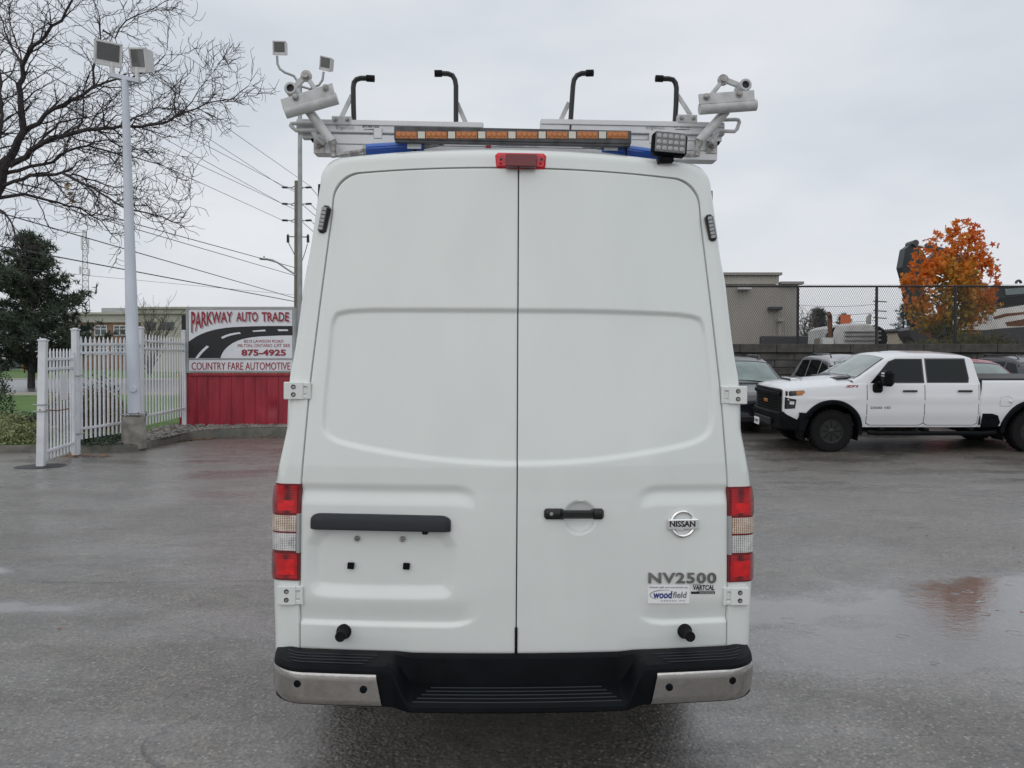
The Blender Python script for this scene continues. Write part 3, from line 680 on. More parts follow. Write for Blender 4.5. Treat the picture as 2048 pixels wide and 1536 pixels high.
# hinges
def hinge(px0, px1, py0, py1, side):
    mb = MB(); inner_px = px1 if side < 0 else px0; outer_px = px0 if side < 0 else px1
    kn = inner_px + 17 * side
    a = VP(outer_px, (py0 + py1) / 2); b = VP(kn, (py0 + py1) / 2); y0 = float(S(b.x, b.z)) + 0.004
    zc = VP(inner_px, (py0 + py1) / 2).z; hz = abs(VP(inner_px, py0).z - VP(inner_px, py1).z)
    y1 = y0 + 0.012
    def slab(pa, pb, z0, zh, yy, th, ch=.003):
        q0 = VY(pa, (py0 + py1) / 2, yy); q1 = VY(pb, (py0 + py1) / 2, yy)
        mb.box(((q0.x + q1.x) / 2, yy + th / 2, z0), (abs(q1.x - q0.x), th, zh), None, ch)
    slab(outer_px, kn + 2 * side * -1, zc, hz, y0 - 0.020, 0.055)
    slab(kn, inner_px, zc + hz * .36, hz * .24, y0 - 0.016, 0.03)
    slab(kn, inner_px, zc - hz * .36, hz * .24, y0 - 0.016, 0.03)
    slab(kn + 1 * -side, inner_px - 1.5 * -side, zc, hz * .40, y0 - 0.012, 0.03)
    k = VY((kn + inner_px) / 2 - 2 * side, (py0 + py1) / 2, y0 - 0.014)
    mb.tube([(k.x - side * 0.008, y0 - .014, zc - hz * .45), (k.x - side * 0.008, y0 - .014, zc + hz * .45)], 0.0075, 10)
    o = mb.build('hinge', 'van_white', van)
    for s_ in (-1, 1):
        c = VY(lerp(outer_px, kn, 0.53), (py0 + py1) / 2, y0 - .0205); c.z = zc + s_ * hz * .22
        MB().lathe([(0.0098, -0.001), (0.0098, 0.0008), (0.0, 0.001)], c, (0, -1, 0), 16).build('bolt_recess', 'print_black', o)
        MB().lathe([(0.0066, 0), (0.0066, 0.0018), (0.0, 0.002)], (c.x + .001, c.y, c.z - .001), (0, -1, 0), 6).build('bolt', 'cast_steel', o)
    return o
hinge(567, 621, 764, 799, -1); hinge(1443, 1495, 772, 808, 1); hinge(554, 606, 1171, 1209, -1); hinge(1447, 1499, 1174, 1210, 1)
# strobe lights on the corner posts
for (x0, y0_), (x1, y1_), s_ in (((655, 412), (643, 466), -1), ((1416, 430), (1427, 482), 1)):
    a = VP(x0, y0_, -.004); b = VP(x1, y1_, -.004); d = (b - a); L = d.length; ang = math.atan2(d.x, -d.z)
    m = roty(-ang).copy(); c = (a + b) / 2; mm = rotz(s_ * 0.12) @ roty(-ang)
    o = MB().box(c, (0.038, 0.034, L), mm, 0.011).build('strobe_light', 'black_gloss', van)
    for k in range(6):
        q = c + mm @ Vector((-0.004 * 1, -0.0175, L * (k - 2.5) / 7.2)); MB().box(q, (0.020, 0.004, L / 8.4), mm, 0.002).build('strobe_lens', 'led_clear', o)
# tail lights
def corner_pt(side, s, z, off):
    """s 0..1 from door gap edge to flank, round the corner"""
    xi = float(np.interp(z, _zz, _xx)) + 0.006; xo = float(np.interp(z, _wz, _ww)); xm = xi + (xo - xi) * max(.15, 1 - CR / (xo - xi))
    if s < 0.62:
        x = lerp(xi, xm, s / .62); return Vector((side * x, float(S(x, z)) - off, z))
    a = (s - .62) / .38 * math.pi / 2
    return Vector((side * (xm + (xo - xm) * math.sin(a) + off * math.sin(a)), float(S(xm, z)) + CR * 1.25 * (1 - math.cos(a)) - off * math.cos(a), z))
def tail_light(side, ytop, ybot):
    pxc = 575 if side < 0 else 1482
    zt_, zb_ = VP(pxc, ytop).z, VP(pxc, ybot).z
    H = zt_ - zb_
    def patch(mb, s0, s1, t0, t1, off, n=14, m=10, back=True):
        rows = [[corner_pt(side, lerp(s0, s1, i / n), zt_ - H * lerp(t0, t1, j / m), off) for i in range(n + 1)] for j in range(m + 1)]
        mb.grid(rows)
        if back:
            lp = rows[0] + [r[-1] for r in rows[1:]] + rows[-1][-2::-1] + [r[0] for r in rows[-2:0:-1]]
            bk = [Vector((p.x * .985, p.y + .03, p.z)) for p in lp]; mb.grid([lp + [lp[0]], bk + [bk[0]]])
        return mb
    o = patch(MB(), 0.0, 1.0, 0, 1, 0.006).build('tail_light', 'dark_red_lens', van); normals_out(o)
    for (t0, t1, s0, s1, mat, off, nm) in ((0.02, 0.30, 0.10, 0.97, 'lens_red_ribs', 0.009, 'brake_lens'), (0.17, 0.275, 0.20, 0.72, 'bright_red_lens', 0.010, 'brake_reflector'),
                                           (0.325, 0.49, 0.12, 0.95, 'lens_amber_ribs', 0.009, 'indicator_lens'), (0.51, 0.69, 0.12, 0.95, 'lens_clear_ribs', 0.009, 'reversing_lens'),
                                           (0.72, 0.98, 0.06, 0.97, 'lens_red_ribs', 0.009, 'tail_lens'), (0.78, 0.94, 0.16, 0.72, 'bright_red_lens', 0.011, 'tail_reflector')):
        normals_out(patch(MB(), s0, s1, t0, t1, off).build(nm, mat, o))
    normals_out(patch(MB(), 0.0, 0.10, 0.305, 0.71, 0.0095, n=3).build('lens_frame', 'galvanised', o))
tail_light(-1, 967, 1160); tail_light(1, 973, 1163)
# third brake light in the header
def brake_light():
    mb = MB(); a = VY(990, 335, 0.10); b = VY(1094, 303, 0.10); y = 0.125
    mb.box(((a.x + b.x) / 2, y + 0.03, (a.z + b.z) / 2), (b.x - a.x, 0.075, b.z - a.z), None, 0.012)
    o = mb.build('brake_light', 'red_lens', van)
    vbox(MB(), 1012, 308, 1074, 332, 0.084, 0.12, 0.003).build('lens', 'dark_red_lens', o)
    for px in (1002, 1083):
        c = VY(px, 319, 0.0875); MB().lathe([(0.006, 0), (0.006, .002), (0, .0022)], c, (0, -1, 0), 12).build('screw', 'print_black', o)
brake_light()
# rear bumper with step
LOW = [(0.00, 0.560), (0.018, 0.555), (0.030, 0.548), (0.042, 0.452), (0.060, 0.446), (0.165, 0.428), (0.180, 0.415), (0.182, 0.40), (0.165, 0.388), (0.0, 0.38)]
HIGH = [(0.00, 0.566), (0.02, 0.566), (0.04, 0.565), (0.07, 0.563), (0.10, 0.561), (0.145, 0.557), (0.162, 0.545), (0.166, 0.53), (0.150, 0.402), (0.0, 0.39)]
def bump_pt(s, j, grow=0.0, prof=None):
    """s: plan coordinate -1..1 along the bumper, round the corners at its ends"""
    hw = 1.005; a = abs(s); k = sstep(0.415, 0.505, a * hw / 1.0)
    d, z = (lerp(LOW[j][0], HIGH[j][0], k), lerp(LOW[j][1], HIGH[j][1], k)) if prof is None else prof
    sg = 1 if s >= 0 else -1
    if a < 0.82:
        x = a * hw * 0.985 / 1.0; y = -d - grow + 0.075 * x * x
    else:
        t = (a - 0.82) / 0.18 * math.pi / 2; x0 = 0.82 * hw * .985; r = 0.185
        yb = 0.075 * x0 * x0
        x = x0 + (r + grow * 1.0 - (0.166 - d) * 0.35) * math.sin(t); y = yb + 0.06 * (1 - math.cos(t)) - (d + grow) * math.cos(t) + 0.20 * max(0, t - 1.0) * 0.6
    return Vector((sg * x, y - 0.01, z))
ns = 150
mb = MB(); ss = [-1 + 2 * i / ns for i in range(ns + 1)]
mb.grid([[bump_pt(s, j) for j in range(10)] for s in ss]); mb.f.append(tuple(range(10))); mb.f.append(tuple(ns * 10 + j for j in range(10))[::-1])
bumper = normals_out(mb.build('bumper', 'black_plastic', van, smooth=30))
for sg in (-1, 1):
    mb = MB(); rows = []
    for i in range(41):
        r = []
        for j in range(9):
            v = j / 8; s0 = lerp(0.552, 0.530, v); s = lerp(s0, 0.985, i / 40); z = lerp(0.532, 0.405, v)
            d = lerp(0.166, 0.151, v); e = 0.003 if 0 < j < 8 else -0.004
            if i > 30: z += 0.05 * ((i - 30) / 10) ** 2 * v
            r.append(bump_pt(sg * s, 0, 0.004 + e, (d, z)))
        rows.append(r)
    mb.grid(rows); tr = normals_out(mb.build('chrome_trim', 'chrome', bumper, smooth=50))
    for s, zz in ((0.60, 0.475), (0.845, 0.488)):
        c = bump_pt(sg * s, 0, 0.004, (0.160, zz)); MB().lathe([(0.0145, -0.01), (0.0145, 0.006), (0.0105, 0.0075), (0.010, 0.006), (0, 0.0065)], c, (0.25 * sg * (s > .7), -1, 0), 18).build('parking_sensor', 'black_plastic', bumper)
    for q in range(4):      # tread ribs on the high pads
        d = 0.05 + 0.026 * q; mb = MB(); s1 = 0.93 - 0.02 * q
        mb.tube([bump_pt(sg * lerp(0.56 + 0.015 * q, s1, i / 16), 0, 0, (d, 0.5635 - .003 * q * .5)) for i in range(17)], 0.0032, 5); mb.build('tread_rib', 'rib_plastic', bumper)
for q in range(5):
    d = 0.066 + 0.024 * q; x = 0.345 + 0.016 * q; z = 0.4455 - (d - .06) / .105 * .018
    MB().tube([bump_pt(-x + 2 * x * i / 20, 0, 0, (d, z)) for i in range(21)], 0.0036, 6).build('step_rib', 'rib_plastic', bumper)
for px in (770, 1290):
    a = VY(px, 1306, 0.06); MB().box((a.x, 0.05, a.z - .01), (0.045, 0.06, 0.05)).build('bumper_bracket', 'galvanised', bumper)
a = VY(1388, 1410, 0.3); MB().tube([(a.x, 0.45, a.z + .035), (a.x, 0.9, a.z + .08)], 0.018, 14).build('exhaust_pipe', 'dark_steel', van)
# wheels
def van_wheel(x, y):
    sg = 1 if x > 0 else -1
    t = MB().lathe([(0.20, -0.11), (0.33, -0.12), (0.365, -0.09), (0.372, -0.04), (0.372, 0.04), (0.365, 0.09), (0.33, 0.12), (0.20, 0.11)], (x, y, 0.372), (1, 0, 0), 32).build('wheel', 'rubber', van)
    MB().lathe([(0.215, 0.085 * sg), (0.20, 0.09 * sg), (0.12, 0.06 * sg), (0.05, 0.10 * sg), (0, 0.10 * sg)], (x, y, 0.372), (1, 0, 0), 24).build('rim', 'galvanised', t)
for x in (-0.86, 0.86):
    for y in (1.28, 4.98): van_wheel(x, y)
for sg in (-1, 1):
    m_ = MB().box((sg * 1.10, 4.35, 1.45), (0.22, 0.14, 0.30), None, 0.04).tube([(sg * 0.9, 4.45, 1.35), (sg * 1.05, 4.38, 1.40)], 0.03).build('side_mirror', 'black_plastic', van)
    rows = [[(sg * (float(np.interp(z, _wz, _ww)) + 0.004), y + (z - 1.4) * -0.12, z) for y in (3.35, 3.7, 4.12)] for z in (1.42, 1.7, 2.0)]
    normals_out(MB().grid(rows).build('cab_window', 'glass_dark', van))
    c = (sg * 1.008, 0.33, 0.70); MB().lathe([(0.035, -0.004), (0.035, 0.01), (0.028, 0.016), (0, 0.016)], c, (sg, 0, 0), 18).build('rubber_bumper_button', 'rubber', van)
normals_out(MB().grid([[(x * lerp(0.80, 0.74, t), lerp(4.92, 4.30, t) - 0.0 + 0.012, lerp(1.49, 2.40, t)) for x in np.linspace(-1, 1, 9)] for t in np.linspace(0, 1, 7)]).build('windscreen', 'glass_dark', van))

# ------------------------------------------------------------------ ladder rack bolted to the roof
YR = 0.36
mb = MB(); vbox(mb, 627, 286, 1435, 306, YR, YR + 0.06, 0.003); vbox(mb, 629, 283, 1433, 286.5, YR - .006, YR + 0.06, 0.002); vbox(mb, 629, 303, 1433, 306, YR - .008, YR + 0.06, 0.002)
zrail = VY(1024, 286, YR).z
rack = mb.build('ladder_rack', 'aluminium', van); rack['label'] = 'silver drop-down ladder rack with blue gas struts'
for y in (1.6, 2.9):   # crossbars further forward
    MB().box((0, y, zrail), (1.72, 0.06, 0.06), None, .004).build('crossbar', 'aluminium', rack)
for y in (0.42, 1.63, 2.93):
    for x in (-0.70, 0.70): MB().box((x, y, 2.63), (0.09, 0.07, 0.12), None, .004).build('mounting_foot', 'galvanised', rack)
for x in (-0.62, 0.62): MB().box((x, 1.7, zrail + .03), (0.04, 2.7, 0.05), None, .004).build('side_rail', 'aluminium', rack)
for x0, x1 in ((592, 967), (1081, 1450)):
    mb = MB(); vbox(mb, x0, 246, x1, 263, YR, YR + 0.05, .003); vbox(mb, x0 + 1, 244.5, x1 - 1, 247.5, YR - .006, YR + .05, .002); vbox(mb, x0 + 12, 264, x1 - 6, 276, YR + .015, YR + .05, .002)
    mb.build('ladder_rail', 'aluminium', rack)
    vbox(MB(), x0 + 30, 275, x1 - 10, 282, YR + .02, YR + .05, .002).build('rail_slide', 'black_plastic', rack)
for x0, x1 in ((627, 650), (1412, 1435)): vbox(MB(), x0, 281, x1, 307, YR - .012, YR - .008, .002).build('end_cap', 'cast_steel', rack)
def vtube(name, mat, pxs, r, y, n=10, parent=None, rs=None): return MB().tube([VY(a, b, y) for a, b in pxs], rs or r, n).build(name, mat, parent or rack)
for pts, cap in (([(912, 264), (912, 220), (912, 172), (910, 160), (905, 151), (896, 147.5), (884, 147)], [(884, 147), (869, 147)]),
                 ([(1140, 262), (1143, 215), (1146, 172), (1148, 160), (1154, 151), (1163, 147), (1172, 146.5)], [(1172, 146.5), (1187, 146)]),
                 ([(708, 246), (707, 210), (706.5, 176), (708, 165), (713, 159), (721, 156.5), (733, 156.5)], [(733, 156.5), (749, 157.5)]),
                 ([(1350, 243), (1352, 210), (1353, 176), (1351, 166), (1346, 159.5), (1337, 157.5), (1326, 157.5)], [(1326, 157.5), (1311, 157)])):
    yy = YR + (0.01 if 800 < pts[0][0] < 1200 else 0.03)
    vtube('ladder_hook', 'black_satin', pts, 0.0115, yy); vtube('hook_cap', 'rubber', cap, 0.0155, yy)
for a, b in (((914, 206), (936, 256)), ((1138, 205), (1115, 254)), ((704, 190), (683, 234)), ((1355, 190), (1381, 230))):
    p, q = VY(*a, YR + .035), VY(*b, YR + .035); d = q - p
    MB().box((p + q) / 2, (0.020, 0.006, d.length), roty(math.atan2(d.x, d.z)), .001).build('hook_brace', 'grey_paint', rack)
for x0, y0_, x1, y1_ in ((663, 232, 703, 249), (1355, 229, 1395, 246)):
    o = vbox(MB(), x0, y0_, x1, y1_, YR - .008, YR + .03, .003).build('hook_bracket', 'grey_paint', rack)
    for k in (.2, .8):
        c = VY(lerp(x0, x1, k), lerp(y0_, y1_, .42), YR - .009); MB().lathe([(0.009, 0), (0.009, .005), (0.006, .008), (0, .008)], c, (0, -1, 0), 6).build('bolt', 'cast_steel', rack)
vtube('grab_loop', 'grey_paint', [(635, 247), (588, 247), (582, 247.5), (581, 250), (585, 255), (592, 261), (635, 261)], 0.0085, YR - 0.02)
vtube('grab_loop', 'grey_paint', [(1440, 240), (1470, 239), (1477, 240), (1479, 244), (1474, 258), (1469, 263), (1440, 262)], 0.0085, YR - 0.02)
for s_, base, mid, top, tip in ((-1, (664, 284), (642, 255), (618, 222), (668, 314)), (1, (1398, 283), (1424, 254), (1452, 222), (1393, 312))):
    vtube('swing_arm', 'grey_paint', [base, mid, top], 0.0205, 0.27, 16)
    vtube('arm_tip', 'cast_steel', [base, ((base[0] + tip[0]) / 2, (base[1] + tip[1]) / 2), tip], None, 0.27, 10, rs=[0.022, 0.012, 0.014])
    vtube('pivot_link', 'grey_paint', [(base[0] - s_ * 6 + s_ * 30, base[1] + 2), (base[0] + s_ * 36, base[1] - 16)] if s_ > 0 else [(627, 264), (634, 276), (648, 286)], 0.012, 0.30, 8)
    c = VY(base[0] + s_ * 28, 288, YR - .014); MB().lathe([(0.018, 0), (0.018, .006), (0.009, .007), (0.009, .016), (0, .016)], c, (0, -1, 0), 12).build('pivot_bolt', 'cast_steel', rack)
def clamp(side, pa, pb, plate, bolts, boss, pivot, far):
    y = 0.235
    vtube('clamp_tube', 'grey_paint', [pa, pb], 0.0245, y, 20)
    for e in (pa, pb): pass
    mb = MB(); pts = [VY(a, b, y - .022) for a, b in plate]; mb.prism(pts, [Vector((p.x, p.y + .012, p.z)) for p in pts]); normals_out(mb.build('clamp_plate', 'grey_paint', rack, smooth=0))
    for a, b in bolts:
        c = VY(a, b, y - .022); MB().lathe([(0.0155, 0), (0.0155, .004), (0.011, .0045), (0.011, .014), (0.006, .016), (0, .016)], c, (0, -1, 0), 12).build('clamp_bolt', 'cast_steel', rack)
    c = VY(*boss, y + .01); mb = MB().lathe([(0.027, 0.05), (0.027, -0.028), (0.024, -0.032), (0.0165, -0.032), (0.0165, 0.0)], c, (0, 1, 0), 24, caps=False); normals_out(mb.build('clamp_boss', 'grey_paint', rack))
    MB().lathe([(0.0165, -0.02), (0, -0.0205)], c, (0, 1, 0), 20, caps=False).build('boss_socket', 'print_black', rack)
    for q0, q1, w in ((pivot, boss, .026), (pivot, far, .020)):
        p, q = VY(*q0, y + .02), VY(*q1, y + .02); d = q - p
        MB().box((p + q) / 2, (w, 0.014, d.length + .01), roty(math.atan2(d.x, d.z)), .004).build('clamp_link', 'grey_paint', rack)
    c = VY(*pivot, y + .013); MB().lathe([(0.024, 0.012), (0.024, 0.0), (0.013, -.001), (0.013, -.012), (0, -.013)], c, (0, 1, 0), 14).build('clamp_pivot', 'cast_steel', rack)
clamp(-1, (571, 226), (675, 197), [(561, 199), (664, 166), (670, 190), (566, 219)], ((591, 195), (651, 176)), (584, 181), (612, 151), (634, 184))
clamp(1, (1399, 218), (1512, 210), [(1398, 188), (1508, 180), (1510, 201), (1400, 208)], ((1413, 194), (1478, 188)), (1487, 174), (1447, 159), (1424, 188))
# blue gas struts
for s_, a, b, r0, r1, f1 in ((-1, (733, 299), (848, 292), (668, 311), (733, 300), (882, 286)), (1, (1316, 310), (1205, 294), (1393, 311), (1316, 309), (1168, 289))):
    o = vtube('gas_strut', 'strut_blue', [a, b], 0.0235, 0.27, 20)
    vtube('strut_rod', 'cast_steel', [r0, r1], 0.009, 0.27, 10); vtube('strut_fitting', 'cast_steel', [b, f1], 0.014, 0.275, 10)
    vtube('strut_collar', 'cast_steel', [(a[0] - s_ * -6 * 1, a[1]), (a[0], a[1])], 0.025, 0.27, 16)
    c = VY(*f1, 0.262); MB().lathe([(0.016, 0), (0.016, -.015), (0, -.016)], c, (0, 1, 0), 12).build('strut_pin', 'cast_steel', rack)
    lx = lerp(a[0], b[0], .84); ly = lerp(a[1], b[1], .84); vbox(MB(), lx - 15, ly - 5, lx + 13, ly + 4, .243, .247, 0).build('strut_label', 'sticker_white', rack)
    for k in (-.5, .1, .6): vtube('strut_groove', 'print_navy', [(a[0], a[1] + k * 9), (b[0], b[1] + k * 9)], 0.0018, 0.2462, 4)
# rack lettering
def ymap(px0, py0, px1, py1, y, th=0.0006): return lambda u, v, w: VY(lerp(px0, px1, u), lerp(py1, py0, v), y - th * w)
for bx, bp in ((672, 725), (1293, 1348)):
    text_part('rack_lettering', 'Ergo', ymap(bx, 251, bx + 19, 260, YR - .001), 'print_grey', rack, bold=0.0)
    text_part('rack_lettering', 'Rack', ymap(bx + 20, 251, bx + 37, 258.5, YR - .001), 'galvanised', rack, bold=0.0)
    text_part('rack_lettering', '877-463-7225', ymap(bp, 251, bp + 33, 255, YR - .001), 'print_black', rack, bold=0.02)
    text_part('rack_lettering', 'primedesign.net', ymap(bp + 3, 257, bp + 31, 260.5, YR - .001), 'print_black', rack, bold=0.01)
text_part('rack_lettering', 'PRIME DESIGN', ymap(994, 286.5, 1048, 292, YR - .010), 'print_navy', rack, bold=0.03)
vbox(MB(), 972, 288, 982, 295, YR - .012, YR - .008, 0).build('flag_decal', 'print_red', rack)
text_part('rack_lettering', '877-463-7225', ymap(1059, 287, 1077, 289.5, YR - .010), 'print_black', rack, bold=0.0)
text_part('rack_lettering', 'primedesign.net', ymap(1060, 291, 1076, 293.5, YR - .010), 'print_black', rack, bold=0.0)
# amber light bar
YB = 0.20
o = vbox(vbox(MB(), 788, 261, 1263, 278.5, YB, YB + .03, .003), 790, 278, 1261, 284, YB + .006, YB + .03, .002).build('light_bar', 'dark_steel', van)
for i in range(8):
    x0 = 791.5 + 60.4 * i; vbox(MB(), x0, 263, x0 + 42, 276.5, YB - .004, YB + .004, .001).build('amber_module', 'amber_lens', o)
    for k in range(4):
        c = VY(x0 + 5.5 + 10.2 * k, 269.7, YB - .0045); MB().lathe([(0.0105, 0), (0.009, .002), (0.004, .0032), (0, .0034)], c, (0, -1, 0), 14).build('led_lens', 'orange_lens', o)
    if i < 7: vbox(MB(), x0 + 44, 263, x0 + 58.5, 276.5, YB - .004, YB + .004, .001).build('white_module', 'clear_module', o)
vtube('light_bar_bracket', 'black_plastic', [(1253, 284), (1252, 318)], 0.004, YB + .03, 6, van)
vtube('light_bar_bracket', 'black_plastic', [(830, 284), (830, 312)], 0.006, YB + .05, 6, van)
# square work light
wl = MB(); c = VY(1338, 290, 0.14); mm = roty(math.radians(4)) @ rotx(math.radians(-4))
ww = (VY(1373, 290, .14) - VY(1303, 290, .14)).length; hh_ = (VY(1338, 266, .14) - VY(1338, 314, .14)).length
o = wl.box(c, (ww, 0.05, hh_), mm, 0.014).build('work_light', 'black_plastic', van)
q = c + mm @ Vector((0, -.0255, 0)); MB().box(q, (ww * .86, 0.004, hh_ * .82), mm, .006).build('work_light_lens', 'lamp_glass', o)
for i in range(5):
    for j in range(3):
        q = c + mm @ Vector(((i - 2) * ww * .165, -.0275, (j - 1) * hh_ * .255)); MB().lathe([(0.0105, 0), (0.0105, .002), (0.006, .0035), (0, .0038)], q, mm @ Vector((0, -1, 0)), 12).build('led', 'led_clear', o)
vbox(vbox(MB(), 1322, 314, 1348, 323, .13, .16, .002), 1318, 311, 1322, 324, .12, .17, .001).build('work_light_bracket', 'black_plastic', o)
# ------------------------------------------------------------------ ground
def struct(o): o['kind'] = 'structure'; return o
struct(MB().grid([[(x, y, -0.4) for x in np.linspace(-1500, 1500, 7)] for y in np.linspace(-300, 2500, 7)]).build('ground', 'far_ground'))
xs = list(np.linspace(-34, -9, 26)) + list(np.linspace(-8, 8, 65)) + list(np.linspace(8.5, 26, 36)); ys = list(np.linspace(-14, 13, 28)) + list(np.linspace(13.25, 23.4, 42))
struct(MB().grid([[(x, y, gz(x, y)) for x in xs] for y in ys]).build('parking_lot', 'wet_asphalt'))
KP = [(-34, 16.26), (-12, 16.26), (-8.5, 16.26), (-8.25, 16.28), (-8.1, 16.4), (-8.06, 16.6), (-8.12, 17.6), (-8.16, 18.5), (-8.1, 19.0), (-7.9, 19.5), (-7.5, 19.9), (-6.9, 20.15), (-6.0, 20.3), (-3, 20.4), (3.2, 20.5)]
def kerb_strip():
    mb = MB(); rows = []
    for i, (x, y) in enumerate(KP):
        a = Vector(KP[max(i - 1, 0)]); b = Vector(KP[min(i + 1, len(KP) - 1)]); t = (b - a).normalized(); n = Vector((-t.y, t.x))     # n points to the lawn
        t_ = lawn_z(y + .15) + .004; prof = [(0, -0.05), (0.012, t_ - .03), (0.035, t_), (0.15, t_ + .004), (0.19, t_ - .06)]
        rows.append([(x + n.x * d, y + n.y * d, z) for d, z in prof])
    mb.grid(rows); return struct(normals_out(mb.build('kerb', 'kerb')))
kerb_strip()
def kerb_y(x):
    if x <= -8.12: return 16.38
    return interp(x, [(-8.12, 19.15), (-7.9, 19.62), (-7.5, 20.02), (-6.9, 20.27), (-6.0, 20.42), (-3, 20.52), (3.2, 20.62)])
lx = list(np.linspace(-170, -20, 20)) + list(np.linspace(-18, -8.3, 30)) + [-8.14, -8.11] + list(np.linspace(-8, 3.2, 30)); fr = [0, .003, .01, .02, .04, .07, .12, .2, .3, .45, .65, 1.0]
struct(MB().grid([[(x, lerp(kerb_y(x), 150, f), lawn_z(lerp(kerb_y(x), 150, f))) for x in lx] for f in fr]).build('lawn', 'grass'))
def slope_sheet(name, mat, x0, x1, y0, y1, dz, n=6):
    return struct(MB().grid([[(x, y, lawn_z(y) + dz) for x in np.linspace(x0, x1, n)] for y in np.linspace(y0, y1, n)]).build(name, mat))
slope_sheet('road', 'road_asphalt', -165, 3, 38, 62, 0.02)
for y, nm in ((37.7, 'kerb'), (62.3, 'kerb')):
    m_ = MB(); m_.grid([[(x, y + d, lawn_z(y) + z) for x in (-165, 3)] for d, z in ((-.2, 0), (-.18, .14), (.18, .14), (.2, 0))]); struct(normals_out(m_.build(nm, 'kerb_pale')))
def bed(y): return lawn_z(y) + 0.006
# stone bed along the kerb
bedx = [(-9.35, 16.44, 21.3), (-9.0, 16.44, 21.3), (-8.6, 16.44, 21.3), (-8.2, 16.44, 21.2), (-8.14, 16.45, 21.2), (-8.10, 19.25, 21.2), (-7.9, 19.66, 21.1), (-7.5, 20.05, 21.0), (-6.9, 20.3, 21.0), (-6, 20.46, 21.0), (-3, 20.55, 21.0)]
struct(MB().grid([[(x, lerp(a, b, k / 8), bed(lerp(a, b, k / 8))) for x, a, b in bedx] for k in range(9)]).build('stone_bed', 'gravel'))
def stones():
    rnd = random.Random(3); mb = MB()
    base = []
    for k in range(5):
        bm = bmesh.new(); bmesh.ops.create_icosphere(bm, subdivisions=1, radius=1)
        base.append(([v.co.copy() for v in bm.verts], [tuple(v.index for v in f.verts) for f in bm.faces])); bm.free()
    n = 0
    while n < 1500:
        x = rnd.uniform(-9.35, -4.2); i = max(k for k in range(len(bedx)) if bedx[k][0] <= x); y0 = bedx[i][1]; y = rnd.uniform(max(y0, kerb_y(x)) + .04, 21.0)
        if x < -8.15 and rnd.random() < 0.15: continue
        s = rnd.uniform(.025, .075) ; vs, fs = base[n % 5]
        q = Matrix.Rotation(rnd.uniform(0, 6.28), 3, 'Z') @ Matrix.Diagonal((s * rnd.uniform(.9, 1.5), s, s * rnd.uniform(.5, .8)))
        c = Vector((x, y, bed(y) + s * .3)); mb.add([q @ v * (1 + .15 * mnoise.noise(v * 1.3 + c)) + c for v in vs], fs); n += 1
    tag(mb.build('river_stones', 'river_stone', smooth=60), 'rounded grey river stones lying behind the kerb', 'stones', kind='stuff')
stones()

# ------------------------------------------------------------------ white picket fence and gate
def picket_mesh(h, w=0.04, d=0.026):
    mb = MB(); mb.box((0, 0, (h - .07) / 2), (w, d, h - .07), None, 0)
    z0 = h - .07
    mb.add([(-w / 2, -d / 2, z0), (w / 2, -d / 2, z0), (w / 2, d / 2, z0), (-w / 2, d / 2, z0), (0, -d / 4, h), (0, d / 4, h)], [(0, 1, 4), (1, 2, 5, 4), (2, 3, 5), (3, 0, 4, 5)])
    return mb.mesh('picket', 0)
def post_mesh(h, w):
    return MB().box((0, 0, h / 2), (w, w, h), None, .006).box((0, 0, h + .012), (w + .03, w + .03, .03), None, .008).box((0, 0, h + .035), (w * .7, w * .7, .02), None, .006)
def panel(parent, a, b, zb0, zb1, h, n, rails, pad=0.1, rail_w=.05):
    """pickets and rails from plan point a to b; offsets are relative to parent's location"""
    A, B = Vector((*a, 0)), Vector((*b, 0)); d = (B - A); L = d.length; ang = math.atan2(d.y, d.x); base = parent.location
    pm = picket_mesh(h)
    for i in range(n):
        t = lerp(pad / L, 1 - pad / L, i / (n - 1)); p = A.lerp(B, t); o = mesh_obj('picket', pm, 'fence_white', parent, (p.x - base.x, p.y - base.y, lerp(zb0, zb1, t) - base.z)); o.rotation_euler = (0, 0, ang)
    for off in rails:
        pa = Vector((A.x, A.y, zb0 + off)) - base; pb = Vector((B.x, B.y, zb1 + off)) - base; dd = pb - pa
        m = rotz(ang) @ roty(-math.asin(dd.z / dd.length)); MB().box((pa + pb) / 2, (dd.length, .042, rail_w), m, .004).build('rail', 'fence_white', parent)
A_, B_, C_, D_ = (-8.53, 13.83), (-8.88, 15.57), (-8.55, 17.62), (-8.99, 21.0)
gate = thing('picket_gate', (A_[0], A_[1], 0), 'low white picket gate leaf standing open on its thick end post', 'gate')
o = post_mesh(2.27, 0.125).build('end_post', 'fence_white', gate); o.rotation_euler = (0, math.radians(1.4), 0.2)
ga = (-8.56, 13.98); gb = (-8.85, 15.42)
panel(gate, ga, gb, 0.08, 0.12, 2.06, 8, (1.86, 1.68, .16), pad=.15)
for (x, y), hh in ((ga, 2.0), (gb, 2.05)): MB().box((x - A_[0], y - A_[1], hh / 2 + .06), (.07, .07, hh), rotz(.2), .004).build('stile', 'fence_white', gate)
for z in (.50 + .5, 1.12): MB().tube([(-.09, -.07, z), (.09, -.07, z), (.12, .08, z), (-.06, .1, z)], .012, 6).build('post_clamp', 'galvanised', gate)
MB().tube([(.02, -.07, 1.03), (.20, .2, 1.0), (.32, .35, 1.03)], .010, 6).build('latch_bolt', 'rust', gate)
MB().box((.10, .55, 1.43), (.34, .012, .50), rotz(math.radians(102)), .004).build('notice_plate', 'plastic_white', gate)
fence = thing('picket_fence', (B_[0], B_[1], 0), 'tall white picket fence running from the gate to the red sign base', 'fence')
